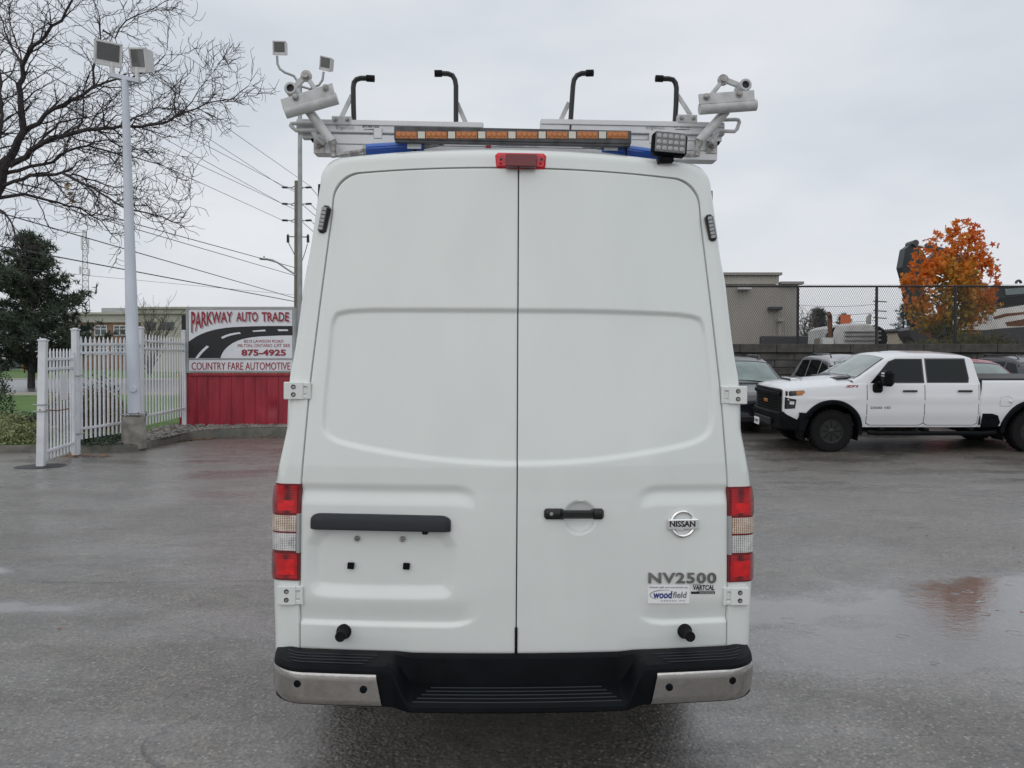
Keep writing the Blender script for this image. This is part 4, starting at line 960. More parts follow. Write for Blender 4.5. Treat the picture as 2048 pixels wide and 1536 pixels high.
for (x, y), z0, h in ((B_, 0.0, 2.56), (C_, .13, 2.58), (D_, .2, 2.62)):
    o = post_mesh(h, .115).build('post', 'fence_white', fence); o.location = (x - B_[0], y - B_[1], z0)
panel(fence, B_, C_, .32, .38, 2.12, 14, (1.96, 1.78, .22), pad=.16)
panel(fence, C_, D_, .46, .50, 2.14, 15, (1.98, 1.80, .22), pad=.16)
for z in (.45, 1.63):
    MB().tube([(-.05, -.1, z), (.10, -.03, z), (.14, .04, z + .02)], .016, 6).build('gate_hinge', 'galvanised', fence)
for z in (1.75, 1.95): MB().box((C_[0] - B_[0] - .06, C_[1] - B_[1] - .08, z), (.06, .05, .07), None, .01).build('bracket', 'galvanised', fence)
pm_ = MB(); pm_.lathe([(0.42, 0.0), (0.40, 0.006), (0.0, .008)], (A_[0], A_[1], 0.002), (0, 0, 1), 28); struct(pm_.build('asphalt_patch', 'print_black'))
# black fence behind the sign
bf = thing('black_iron_fence', (-10.4, 25.0, lawn_z(25)), 'black iron picket fence behind the white fence', 'fence')
for i in range(30):
    x = -0.2 + i * .125; MB().box((x, i * .012, 1.55), (.03, .03, 3.1), None).build('picket', 'fence_black', bf)
for z in (.25, 2.55, 2.8): MB().box((1.6, .16, z), (3.8, .04, .05), rotz(.096)).build('rail', 'fence_black', bf)
MB().box((-.3, 0, 1.62), (.12, .12, 3.25)).build('post', 'fence_black', bf)

# ------------------------------------------------------------------ sign on its red base
SY = 20.95
sign = thing('business_sign', (P(480, 855, SY).x, SY, lawn_z(SY)), 'white roadside sign with a painted road, standing on a red metal base', 'sign'); SL = sign.location.copy()
def sp(zx, zy, y=SY): return P(350 + zx / 4.517, 560 + zy / 4.517, y)
a, b = P(373, 745.5, SY), P(589.5, 615, SY)
MB().box(((a.x + b.x) / 2, SY + .10, (a.z + b.z) / 2), (b.x - a.x, .19, b.z - a.z), None, .006).build('cabinet', 'galvanised', sign, SL)
for (z0, z1) in ((sp(0, 706).z, sp(0, 250).z), (sp(0, 832).z, sp(0, 722).z)):
    MB().box(((a.x + b.x) / 2 , SY + .003, (z0 + z1) / 2), (b.x - a.x - .14, .02, z1 - z0), None, .002).build('sign_face', 'sign_white', sign, SL)
fr_ = MB()
for z in (b.z - .03, a.z + .03, sp(0, 714).z): fr_.box(((a.x + b.x) / 2, SY - .003, z), (b.x - a.x, .03, .055 if z != sp(0, 714).z else .04), None, .004)
for x in (a.x + .03, b.x - .03): fr_.box((x, SY - .005, (a.z + b.z) / 2), (.06, .03, b.z - a.z), None, .004)
fr_.build('frame', 'galvanised', sign, SL)
def flat(name, mat, zpts, dy):
    f_ = [sp(x, y, SY - dy) for x, y in zpts]; mb = MB(); mb.prism(f_, [Vector((p.x, p.y + .001, p.z)) for p in f_]); return normals_out(mb.build(name, mat, sign, SL, smooth=0))
flat('painted_road', 'print_black', [(112, 566), (150, 537), (190, 512), (230, 491), (280, 471), (330, 456), (390, 442), (450, 433), (520, 426), (600, 422), (700, 418), (800, 416), (940, 415), (1072, 415), (1072, 500), (940, 502), (850, 506), (770, 510), (700, 517), (650, 525), (600, 537), (560, 551), (520, 571), (490, 591), (460, 617), (440, 641), (425, 667), (415, 690), (411, 705), (112, 705)], .008)
for q in ([(925, 446), (1015, 446), (1025, 460), (937, 462)], [(697, 458), (812, 448), (822, 462), (708, 468)], [(415, 516), (455, 498), (500, 484), (545, 476), (585, 471), (596, 485), (550, 491), (510, 500), (470, 512), (429, 531)], [(182, 705), (215, 662), (250, 625), (285, 593), (308, 602), (272, 634), (240, 667), (212, 705)]):
    flat('lane_dash', 'sign_white', q, .010)
def stext(name, body, x0, y0, x1, y1, mat, dy, bold=.02, warp=None, spacing=1.0, dx=0, dz=0):
    def f(u, v, w):
        yb = y1 if warp is None else interp(u, warp)
        return sp(lerp(x0, x1, u) + dx, lerp(yb, y0, v) + dz, SY - dy - .002 * w)
    return text_part(name, body, f, mat, sign, bold, spacing, 0.0, SL)
wp = [(0, 478), (.09, 472), (.13, 450), (.24, 432), (.38, 410), (.5, 398), (.7, 387), (1, 380)]
for mat, dx, dz, dy in (('print_shadow', 11, 11, .008), ('print_red', 0, 0, .012)):
    stext('lettering', 'PARKWAY', 146, 285, 518, 380, mat, dy, .022, wp, 1.0, dx, dz)
    stext('lettering', 'AUTO', 552, 288, 748, 375, mat, dy, .022, None, 1.0, dx, dz)
    stext('lettering', 'TRADE', 782, 290, 1030, 374, mat, dy, .022, None, 1.0, dx, dz)
    stext('lettering', '875-4925', 600, 627, 1000, 684, mat, dy, .03, None, 1.0, dx * .5, dz * .5)
stext('lettering', '8215 LAWSON ROAD', 624, 540, 980, 566, 'print_red', .012, .006)
stext('lettering', 'MILTON, ONTARIO', 566, 578, 878, 611, 'print_red', .012, .0)
stext('lettering', 'L9T 5E5', 898, 578, 1038, 606, 'print_red', .012, .006)
stext('lettering', 'COUNTRY FARE AUTOMOTIVE', 149, 744, 1042, 812, 'print_red', .012, .012)
# base: upright sheet panels, each with a raised seam, the far end bending back
zt_, zb_ = P(480, 747, SY).z, lawn_z(SY) - .02
plan = [(-9.45, 22.0), (-9.30, 21.45), (-8.98, 21.08)] + [(-8.98 + .322 * i, 20.93 if i > 1 else 20.98) for i in range(1, 14)]
mb = MB()
for i in range(len(plan) - 1):
    p, q = Vector((*plan[i], 0)), Vector((*plan[i + 1], 0)); d = (q - p); L = d.length; n = Vector((d.y, -d.x, 0)) / L
    m = MB(); rows = []; dent = (7 <= i <= 9)
    for k in range(13):
        z = lerp(zb_, zt_ - .05, k / 12); r = []
        for j in range(9):
            u = j / 8; c = p.lerp(q, u) + n * (.0 if j not in (0, 8) else .0)
            dd = 0.0
            if dent: dd = -.06 * math.exp(-(((c.x + 6.45) / .30) ** 2 + ((z - .72) / .16) ** 2)) + .035 * math.exp(-(((c.x + 6.2) / .22) ** 2 + ((z - .62) / .07) ** 2))
            r.append((c.x + n.x * dd, c.y + n.y * dd, z))
        rows.append(r)
    m.grid(rows)
    o = m.build('base_panel', 'red_sheet', sign, SL); normals_out(o)
    if o.data.polygons[0].normal.y > 0: o.data.flip_normals()
    MB().box((p.x + n.x * .012, p.y + n.y * .012, (zb_ + zt_) / 2 - .03), (.035, .035, zt_ - zb_ - .06), rotz(math.atan2(d.y, d.x)), .008).build('base_seam', 'red_sheet', sign, SL)
    MB().box(((p.x + q.x) / 2 + n.x * .02, (p.y + q.y) / 2 + n.y * .02, zt_ - .03), (L + .03, .07, .075), rotz(math.atan2(d.y, d.x)), .01).build('base_cap', 'red_sheet', sign, SL)
MB().box((-7.0, 21.6, (zt_ + zb_) / 2), (4.2, 1.2, zt_ - zb_ - .06), None).build('base_core', 'red_sheet', sign, SL)
for x in (a.x + .25, b.x - .1): MB().box((x, SY + .28, 1.8), (.12, .12, 3.2), None, .01).build('post', 'galvanised', sign, SL)

# ------------------------------------------------------------------ lamp posts with box floodlights
def flood(parent, c, s, yaw, tilt, roll, base):
    m = rotz(yaw) @ rotx(tilt) @ roty(roll); c = Vector(c)
    mb = MB(); hx, hz, d = s * .5, s * .46, s * .42
    f_ = [m @ Vector(p) + c for p in ((-hx, -d / 2, -hz), (hx, -d / 2, -hz), (hx, -d / 2, hz), (-hx, -d / 2, hz))]; k = .78
    b_ = [m @ Vector(p) + c for p in ((-hx * k, d / 2, -hz * .9), (hx * k, d / 2, -hz * .9), (hx * k, d / 2, hz * .75), (-hx * k, d / 2, hz * .75))]
    mb.prism(f_, b_); normals_out(mb.build('floodlight', 'lamp_white', parent, base, smooth=0)); o = parent.children[-1] if False else None
    q = m @ Vector((0, -d / 2 - .004, s * .06)) + c; MB().box(q, (s * .80, .02, s * .62), m, .006).build('lamp_pane', 'lamp_glass', parent, base)
    for sz in ((0, hz * .93, s, .04), (0, -hz * .93, s, .04), (-hx * .95, 0, .04, s * .9), (hx * .95, 0, .04, s * .9)):
        q = m @ Vector((sz[0], -d / 2 - .008, sz[1])) + c; MB().box(q, (sz[2], .03, sz[3]), m, .004).build('lamp_frame', 'lamp_white', parent, base)
LPY = 16.7; lb = P(268, 890, LPY); lb.z = lawn_z(LPY)
lamp = thing('lamp_post', lb, 'white painted lamp post with twin square floodlights on a round concrete footing', 'lamp post')
zc = P(268, 832, LPY).z
MB().lathe([(.25, -.1), (.245, zc - lb.z - .02), (.235, zc - lb.z), (0, zc - lb.z)], (0, 0, 0), (0, 0, 1), 28).build('concrete_footing', 'concrete', lamp)
ptop = P(250, 160, LPY); pb = P(269, 826, LPY)
MB().tube([pb, pb.lerp(ptop, .3), pb.lerp(ptop, .65), ptop], [.14, .125, .095, .07], 18).build('pole', 'pole_white', lamp, lb)
MB().box((pb.x, pb.y, zc + .04), (.42, .42, .025), None, .004).build('base_plate', 'galvanised', lamp, lb)
for sx in (-1, 1):
    for sy in (-1, 1): MB().lathe([(.022, 0), (.022, .05), (.012, .05), (.012, .09), (0, .09)], (pb.x + sx * .17, pb.y + sy * .17, zc + .0), (0, 0, 1), 6).build('anchor_bolt', 'rust', lamp, lb)
hp = P(267, 778, LPY - .13); MB().lathe([(.075, -.02), (.075, .02), (.065, .03), (0, .03)], hp, (0, -1, .02), 18).build('hand_hole_cover', 'pole_white', lamp, lb)
pa, pc_ = P(221, 150, LPY), P(280, 163, LPY)
MB().box((pa + pc_) / 2, ((pc_ - pa).length, .1, .09), roty(math.atan2(pa.z - pc_.z, pc_.x - pa.x)), .008).build('cross_arm', 'pole_white', lamp, lb)
for px, y0, y1 in ((224, 132, 150), (275, 142, 160)): MB().tube([P(px, y1, LPY), P(px, y0 - 6, LPY)], .05, 10).build('spigot', 'lamp_white', lamp, lb)
flood(lamp, P(217, 109, LPY), .54, math.radians(24), math.radians(14), math.radians(3), lb)
flood(lamp, P(286, 121, LPY), .54, math.radians(-32), math.radians(14), math.radians(12), lb)
TY = 25.0; tb = P(599, 800, TY); tb.z = lawn_z(TY)
tall = thing('lamp_post', tb, 'slim steel lamp post with two small floodlights on curved arms behind the sign', 'lamp post')
MB().tube([(tb.x, TY, tb.z), P(600, 500, TY), P(600, 158, TY)], [.085, .075, .065], 14).build('pole', 'galvanised', tall, tb)
for pts in ([(600, 170), (588, 152), (570, 145), (560, 138), (555, 128), (554, 112)], [(600, 172), (620, 178), (638, 170), (645, 160), (647, 144)]):
    MB().tube([P(x, y, TY) for x, y in pts], .04, 8).build('curved_arm', 'galvanised', tall, tb)
flood(tall, P(562, 97, TY), .46, math.radians(-14), math.radians(14), math.radians(7), tb)
flood(tall, P(655, 128, TY), .46, math.radians(-30), math.radians(14), math.radians(20), tb)

# ------------------------------------------------------------------ utility pole and overhead cables
UY = 41.0; ub = P(594, 800, UY); ub.z = lawn_z(UY)
up_ = thing('utility_pole', ub, 'grey wooden utility pole with three tiers of insulators and a street light arm', 'utility pole')
MB().tube([(ub.x, UY, ub.z - .2), P(594, 362, UY)], [.17, .13], 14).build('pole', 'wood_pole', up_, ub)
for y in (375, 408, 441):
    for s_, tip in ((-1, 566), (1, 621)):
        yy = y if s_ < 0 else y
        o = MB().tube([P(594 + s_ * 4, yy - 3, UY), P(594 + s_ * 10, yy, UY), P(tip - s_ * 8, yy, UY)], .03, 6).tube([P(594 + s_ * 4, yy + 4, UY), P(594 + s_ * 12, yy + 2, UY)], .025, 6).build('insulator_bracket', 'galvanised', up_, ub)
        MB().lathe([(.02, 0)] + [(r, .05 * k + d) for k in range(6) for r, d in ((.07, .0), (.035, .025))] + [(.02, .32)], P(tip - s_ * 9, yy, UY), (s_, 0, .05), 10).build('insulator', 'insulator', up_, ub)
MB().tube([P(574, 473, UY), P(617, 474, UY)], .035, 6).build('cutout_arm', 'galvanised', up_, ub)
for x in (576, 616): MB().lathe([(.03, 0)] + [(r, .06 * k + d) for k in range(7) for r, d in ((.09, .0), (.05, .03))] + [(.03, .45)], P(x, 485, UY), (0, 0, 1), 8).build('fuse_cutout', 'insulator', up_, ub)
for pts in ([(577, 486), (586, 503), (592, 516)], [(615, 487), (610, 505), (603, 525)]): MB().tube([P(x, y, UY) for x, y in pts], .022, 5).build('lead_cable', 'cable', up_, ub)
MB().tube([P(x, y, UY - .1) for x, y in ((592, 550), (572, 537), (555, 525), (545, 520), (533, 518))], .045, 8).build('street_light_arm', 'galvanised', up_, ub)
c = P(527, 518, UY - .1); MB().box(c, (.42, .25, .10), roty(.05), .04).tube([c + Vector((.03, 0, .04)), c + Vector((.03, 0, .16))], .035, 8).build('street_light_head', 'galvanised', up_, ub)
def cable(p0, p1, r=.014, sag=.0, ext=1.0, label=''):
    a = Vector(p0); b = a + (Vector(p1) - a) * ext; L = (b - a).length
    mid = (a + b) / 2
    pts = [a.lerp(b, t) - Vector((0, 0, sag * 4 * t * (1 - t))) for t in [i / 14 for i in range(15)]]
    mb = MB(); mb.tube([p - a for p in pts], r, 5); o = mb.build('overhead_cable', 'cable'); o.location = a
    tag(o, label, 'cable', 'overhead cables')
def wire(x1, y1, x2, y2, r=.014, ext=2.4, label=None):
    Y2 = UY * (745 - y1) / (745 - y2); Y2 = max(14, min(Y2, 40)); a = P(x1, y1, UY); b = P(x2, y2, Y2)
    ext = min(ext, (UY - 4) / max(UY - Y2, .1)); cable(a, b, r, 0.0, ext, label)
for w, lab in (((620, 372, 303, 150), 'highest thin overhead cable, crossing behind the slim lamp post to the top insulator'), ((566, 374, 256, 172), 'overhead cable ending at the top tier of insulators'), ((592, 385, 383, 275), 'overhead cable meeting the pole just under the top insulators'), ((566, 408, 291, 256), 'overhead cable ending at the middle tier of insulators'), ((592, 420, 391, 326), 'overhead cable meeting the pole just under the middle insulators'), ((566, 441, 356, 345), 'overhead cable ending at the lowest tier of insulators')): wire(*w, .011, label=lab)
for w, lab in (((589, 535, 271, 448, .017), 'thick cable meeting the utility pole beside the street light arm'), ((589, 551, 271, 458, .014), 'thin cable meeting the utility pole just below the street light arm'), ((589, 596, 271, 504, .016), 'cable meeting the utility pole just above the sign top'), ((589, 603, 254, 540, .021), 'thickest black cable, lowest over the sign, passing in front of the mast'), ((589, 590, 271, 560, .008), 'faintest hair-thin cable low over the sign')): wire(*w[:4], w[4], label=lab)
LR = 'dark overhead cable leaving the utility pole behind the van'
for x1, y1, x2, y2 in ((621, 374, 643, 400), (621, 408, 640, 428), (621, 441, 636, 455), (606, 410, 640, 440), (606, 445, 634, 470)):
    Y2 = UY * (745 - y1) / (745 - y2); cable(P(x1, y1, UY), P(x2, y2, Y2), .016, 0, 8, LR)

# ------------------------------------------------------------------ far left: bus, buildings, mast
BY = 99.0
bus = thing('parked_bus', P(40, 742, BY), 'long pale bus with a yellow side parked beyond the road', 'bus'); bl = bus.location.copy()
a, b = P(-90, 741, BY), P(105, 699, BY)
MB().box(((a.x + b.x) / 2, BY + 1.2, (a.z + b.z) / 2 + .4), (b.x - a.x, 2.4, b.z - a.z - .9), None, .15).build('body', 'bus_white', bus, bl)
MB().box(((a.x + b.x) / 2, BY - .0, a.z + .85), (b.x - a.x - .3, .06, 1.2), None, .02).build('side_panel', 'dark_steel', bus, bl)
for px in (28, 62, 92): c = P(px, 727, BY - .05); MB().box(c, (1.4, .06, 1.5), None, .02).build('window', 'window_far', bus, bl)
for px in (48, 82): c = P(px, 728, BY - .09); MB().box(c, (.5, .06, 1.7), None, .02).build('door', 'bus_yellow', bus, bl)
for px in (10, 70): c = P(px, 741, BY); MB().lathe([(.5, -.15), (.5, .15), (.3, .16), (0, .16)], (c.x, BY + .1, c.z + .3), (0, -1, 0), 14).build('wheel', 'rubber', bus, bl)
ff = thing('chain_fence', P(0, 745, 88), 'dark post fence standing in front of the bus', 'fence'); fl = ff.location.copy(); fl2 = lawn_z(88)
for px in (2, 49, 98, 140): c = P(px, 742, 88); MB().box((c.x, 88, fl2 + 1.3), (.12, .12, 3.2)).build('post', 'fence_black', ff, fl)
MB().box((P(60, 742, 88).x, 88, fl2 + 2.9), (14, .06, .08)).build('rail', 'fence_black', ff, fl)
def building(name, label, x0, x1, ytop, Y, mat, zb=None):
    a = P(x0, ytop, Y); b = P(x1, ytop, Y); zb = lawn_z(Y) - .3 if zb is None else zb
    t = thing(name, ((a.x + b.x) / 2, Y, zb), label, 'building'); return t, t.location.copy(), a, b, zb
G1Y = 112.0
t, bl, a, b, zb = building('brick_building', 'low brick office building with white framed windows and a pale cornice', 130, 420, 645, G1Y, 'brick_far')
MB().box(((a.x + b.x) / 2, G1Y + 8, (a.z + zb) / 2), (b.x - a.x, 16, a.z - zb), None).build('wall', 'brick_far', t, bl)
ct = P(200, 629, G1Y)
MB().box(((a.x + b.x) / 2, G1Y + 8, (a.z + ct.z) / 2), (b.x - a.x + .6, 16.6, ct.z - a.z), None).box(((a.x + b.x) / 2, G1Y + 8, ct.z + .12), (b.x - a.x + 1.4, 17.4, .3), None).build('cornice', 'stone_far', t, bl)
for px in (170, 202, 240):
    for py in (661, 700):
        c = P(px, py, G1Y - .04); o = MB().box(c, (1.7, .12, 1.35), None).build('window', 'window_far', t, bl)
        for dx in (-.85, 0, .85): MB().box((c.x + dx, c.y - .05, c.z), (.10, .14, 1.45), None).build('mullion', 'frame_white', t, bl)
        for dz in (-.68, .22, .68): MB().box((c.x, c.y - .06, c.z + dz), (1.8, .13, .10), None).build('mullion', 'frame_white', t, bl)
c = P(234, 625, G1Y + 3); MB().box(c, (3.6, 2, 1.2), None).build('roof_unit', 'galvanised', t, bl)
G2Y = 96.0
t, bl, a, b, zb = building('pale_building', 'pale stone building with a flat cornice behind the sign', 282, 640, 628, G2Y, 'stone_far')
MB().box(((a.x + b.x) / 2, G2Y + 8, (a.z + zb) / 2), (b.x - a.x, 16, a.z - zb), None).build('wall', 'stone_far', t, bl)
ct = P(300, 618, G2Y); MB().box(((a.x + b.x) / 2, G2Y + 8, (a.z + ct.z) / 2 - .0), (b.x - a.x + .8, 16.8, ct.z - a.z), None).box(((a.x + b.x) / 2, G2Y + 8, ct.z + .1), (b.x - a.x + 1.4, 17.4, .25), None).build('cornice', 'stone_far', t, bl)
for px in (300, 336): c = P(px, 652, G2Y - .05); MB().box(c, (1.4, .12, 1.0), None).build('window', 'window_far', t, bl)
MYY = 190.0; mbase = P(170, 700, MYY)
mast = thing('lattice_mast', (mbase.x, MYY, lawn_z(150)), 'tall lattice telecom mast rising behind the pine tree', 'mast'); ml = mast.location.copy()
mb = MB(); zt_ = P(170, 462, MYY).z; zb_ = lawn_z(150); prev = None
for i in range(23):
    t = i / 22; z = lerp(zb_, zt_, t); w = lerp(1.5, .5, t)
    ring = [Vector((mbase.x + w * math.cos(q), MYY + w * math.sin(q), z)) for q in (.5, .5 + 2.094, .5 + 4.188)]
    for k in range(3):
        mb.tube([ring[k], ring[(k + 1) % 3]], .05, 4)
        if prev: mb.tube([prev[k], ring[k]], .09, 4); mb.tube([prev[k], ring[(k + 1) % 3]], .05, 4)
    prev = ring
mb.build('lattice', 'galvanised', mast, ml)
for py, dx in ((478, -1), (485, 1), (492, -1), (500, .9), (540, -1.6), (545, 1.3), (470, .2)): MB().box(P(170 + dx * 6, py, MYY - .6), (.45, .4, 1.8), None, .05).build('antenna_panel', 'lamp_white', mast, ml)
# ------------------------------------------------------------------ retaining wall, yard above it
WY = 23.3; WZT = P(1600, 688, WY).z
def yard_z(Y): return WZT - 0.10 + 0.004 * (Y - WY)
struct(MB().grid([[(x, y, yard_z(y)) for x in np.linspace(3.6, 90, 12)] for y in np.linspace(WY + .25, 160, 12)]).build('yard', 'earth'))
wall = thing('retaining_wall', (10, WY, gz(10, WY)), 'dark grey block retaining wall with a cap course behind the parked cars', 'wall'); wl_ = wall.location.copy()
rnd = random.Random(11)
def block_mesh(w, h, d, mat, name):
    mb = MB(); mb.box((0, 0, 0), (w - .012, d, h - .010), None, .012); me = mb.mesh(name, 0); me.materials.append(MATS[mat]); return me
BW, BH = 1.11, .222
caps = [block_mesh(BW, .27, .42, 'wall_cap', 'cap_block')]; blk = [block_mesh(BW, BH, .34, 'wall_block', 'wall_block') for _ in range(1)]
x_start, x_end = 3.6, 22.5
i = 0; x = P(1549, 690, WY).x - BW * 6
while x < x_end:
    o = mesh_obj('cap_block', caps[0], None, wall, (x + BW / 2 - wl_.x, rnd.uniform(-.012, .006), WZT - .135 - wl_.z)); x += BW
z = WZT - .27 - BH / 2; r = 0
while z > .2:
    x = P(1549, 690, WY).x - BW * 6.5 + (BW * .47 if r % 2 else 0)
    while x < x_end:
        mesh_obj('wall_block', blk[0], None, wall, (x + BW / 2 - wl_.x, .06 + rnd.uniform(-.012, .008), z - wl_.z)); x += BW
    z -= BH; r += 1
MB().box((12.7 - 10, .42, .9 - wl_.z), (18.8, .3, 3.0)).build('wall_core', 'earth', wall)
# chain-link fence on the wall
FY = WY + .35; FZ0, FZ1 = WZT - .12, P(1700, 573, FY).z
cf = thing('chain_link_fence', (10, FY, FZ0), 'black chain-link fence standing on top of the retaining wall', 'fence'); cl = cf.location.copy()
px0 = 1753 - 157.5 * 3; k = 0
while k < 9:
    X = P(px0 + 157.5 * k, 640, FY).x; MB().tube([(X, FY, FZ0), (X, FY, FZ1 + .02)], .042, 10).build('post', 'fence_black', cf, cl); k += 1
fx0, fx1 = 3.7, P(px0 + 157.5 * 8, 640, FY).x
MB().tube([(fx0, FY, FZ1), (fx1, FY, FZ1)], .028, 8).build('top_rail', 'fence_black', cf, cl)
mb = MB(); pitch = .068; H = FZ1 - FZ0 + .06; n = int((fx1 - fx0) / pitch); zz = .060
vs, fs = [], []
def thin(a, b, r=.0042):
    d = (Vector(b) - Vector(a)).normalized(); u = Vector((d.z, 0, -d.x)) * r; w = Vector((0, r, 0)); k = len(vs)
    for p in (Vector(a), Vector(b)): vs.extend([tuple(p + u), tuple(p - u * .5 + w), tuple(p - u * .5 - w)])
    fs.extend([(k, k + 1, k + 4, k + 3), (k + 1, k + 2, k + 5, k + 4), (k + 2, k, k + 3, k + 5)])
for sgn in (1, -1):
    run = H * pitch / (2 * zz) * 2 * .5 * 1.0
    for i in range(-int(run / pitch) - 1, n + int(run / pitch) + 1):
        xa = fx0 + i * pitch; xb = xa + sgn * run
        z0, z1 = FZ0, FZ0 + H
        # clip to the fence length
        def clipx(xx): return (xx - xa) / (xb - xa)
        t0, t1 = 0.0, 1.0
        for lim, lo in ((fx0, True), (fx1, False)):
            t = clipx(lim)
            inside_a = xa >= lim if lo else xa <= lim
            inside_b = xb >= lim if lo else xb <= lim
            if not inside_a and not inside_b: t0 = 2
            elif not inside_a: t0 = max(t0, t)
            elif not inside_b: t1 = min(t1, t)
        if t0 >= t1: continue
        thin((lerp(xa, xb, t0), FY - .03 + sgn * .002, lerp(z0, z1, t0)), (lerp(xa, xb, t1), FY - .03 + sgn * .002, lerp(z0, z1, t1)))
mb.add(vs, fs); o = mb.build('chain_link_mesh', 'wire_grey', cf, cl, smooth=0); o['kind'] = 'stuff'

# ------------------------------------------------------------------ buildings and things in the yard
BY_ = 36.0
a, b = P(1300, 551, BY_), P(1556, 551, BY_); c = P(1597, 569, BY_); zb = yard_z(BY_) - .2
t = thing('metal_building', ((a.x + c.x) / 2, BY_, zb), 'grey corrugated metal warehouse behind the chain-link fence', 'building'); bl = t.location.copy()
def corrugated(name, x0, x1, y, z0, z1, mat, pitch=.16, depth=.022):
    mb = MB(); xs_ = []; x = x0
    while x < x1 - 1e-6:
        for f, d in ((0, 0), (.45, 0), (.55, depth), (.9, depth)):
            if x + f * pitch < x1: xs_.append((x + f * pitch, y - d))
        x += pitch
    xs_.append((x1, y)); mb.grid([[(q[0], q[1], z) for q in xs_] for z in (z0, z1)]); return mb.build(name, mat, t, bl, smooth=0)
step_z = P(1500, 573, BY_).z
corrugated('wall_sheet', a.x, c.x, BY_, zb, c.z, 'metal_siding'); corrugated('parapet_sheet', a.x, b.x, BY_ - .12, step_z + .1, a.z, 'metal_siding')
MB().box(((a.x + c.x) / 2, BY_ + 7.1, (zb + c.z) / 2 - .1), (c.x - a.x - .1, 14, c.z - zb - .2)).box(((a.x + b.x) / 2, BY_ + 7.1, (zb + a.z) / 2 - .1), (b.x - a.x - .1, 14, a.z - zb - .2)).build('shell', 'metal_siding', t, bl)
MB().box(((a.x + b.x) / 2, BY_ - .1, a.z + .05), (b.x - a.x + .2, .4, .12)).box(((b.x + c.x) / 2 + .1, BY_ - .1, c.z + .05), (c.x - b.x + .1, .4, .12)).build('roof_trim', 'metal_trim', t, bl)
for px, py in ((1550, 617), (1488, 577)):
    q = P(px, py, BY_ - .25); MB().box(q, (.6, .4, .14), None, .03).build('wall_lamp', 'dark_steel' if px == 1550 else 'lamp_white', t, bl)
q = P(1559, 640, BY_ - .2); MB().box((q.x, q.y, (q.z + zb) / 2), (.12, .12, q.z - zb)).box((q.x, q.y - .1, q.z), (.3, .3, .15)).build('downpipe', 'metal_siding', t, bl)
q = P(1570, 683, BY_ - 1); MB().box((q.x, q.y, q.z), (2.2, .5, .5), None, .05).build('gas_meter', 'dark_steel', t, bl)
TYY = 60.0; a, b = P(1762, 664, TYY), P(1905, 655, TYY); zb = yard_z(TYY)
t = thing('tan_shed', ((a.x + b.x) / 2, TYY, zb), 'low tan shed with a dark roof edge behind the excavator', 'building'); bl = t.location.copy()
mb = MB(); f_ = [(a.x, TYY, zb), (b.x, TYY, zb), (b.x, TYY, b.z), (a.x, TYY, a.z)]; mb.prism([Vector(p) for p in f_], [Vector((p[0], TYY + 10, p[2])) for p in f_]); normals_out(mb.build('wall', 'tan_wall', t, bl, smooth=0))
MB().tube([(a.x - .3, TYY - .15, a.z), (b.x, TYY - .15, b.z)], .16, 4).build('roof_edge', 'dark_steel', t, bl)
# worn white highway tractor with exhaust stacks
DY = 29.0; zb = yard_z(DY)
t = thing('dump_truck', (P(1715, 690, DY).x, DY, zb), 'worn white truck with ribbed panels and tall exhaust stacks behind the fence', 'truck'); bl = t.location.copy()
a, b = P(1666, 690, DY), P(1764, 648, DY)
rows = []
for k in range(25):
    u = k / 24; px = lerp(1664, 1766, u); py = 648 + 8 * (abs(u - .5) * 2) ** 4 - 2 * math.sin(u * 3.14)
    top = P(px, py, DY); e = .25 * (abs(u - .5) * 2) ** 5
    rows.append([(top.x, DY + e, zb), (top.x, DY + e, top.z - .25), (top.x, DY + .06 + e, top.z - .08), (top.x, DY + .25 + e, top.z), (top.x, DY + 2.3, top.z), (top.x, DY + 2.4, zb)])
m_ = MB(); m_.grid(rows); m_.f.append(tuple(range(6))); m_.f.append(tuple(len(m_.v) - 6 + i for i in range(6))[::-1]); normals_out(m_.build('body', 'truck_worn_white', t, bl))
for py in (663, 671, 680): 
    a_, b_ = P(1690, py, DY - .06), P(1762, py, DY - .06); MB().box(((a_.x + b_.x) / 2, DY - .05, a_.z), (b_.x - a_.x, .10, .055), None, .01).build('body_rib', 'galvanised', t, bl)
MB().tube([P(1660, 690, DY + .2), P(1660, 636, DY + .2), P(1659, 630, DY + .1), P(1657, 627, DY)], .085, 10).build('exhaust_stack', 'rust', t, bl)
MB().tube([P(1737, 648, DY + 1), P(1737, 636, DY + 1), P(1741, 629, DY + 1)], [.09, .09, .06], 10).build('exhaust_stack', 'cast_steel', t, bl)
q = P(1691, 640, DY + .8); MB().box(q, (.38, .05, .42), None).build('warning_board', 'orange_print', t, bl)
mb = MB()
for px in (1641, 1650): mb.tube([P(px, 690, DY), P(px, 667, DY), P(px + 6, 664, DY)], .03, 6)
mb.tube([P(1640, 676, DY), P(1656, 676, DY)], .03, 6); mb.build('guard_rail', 'galvanised', t, bl)
MB().box(P(1648, 684, DY + .3), (.5, .8, .3), None, .05).build('fuel_tank', 'chrome', t, bl)
for x in (1680, 1745):
    q = P(x, 700, DY + .3); MB().lathe([(.5, -.15), (.52, 0), (.5, .15), (.25, .16), (0, .16)], (q.x, q.y, zb + .5), (0, -1, 0), 18).build('wheel', 'rubber', t, bl)
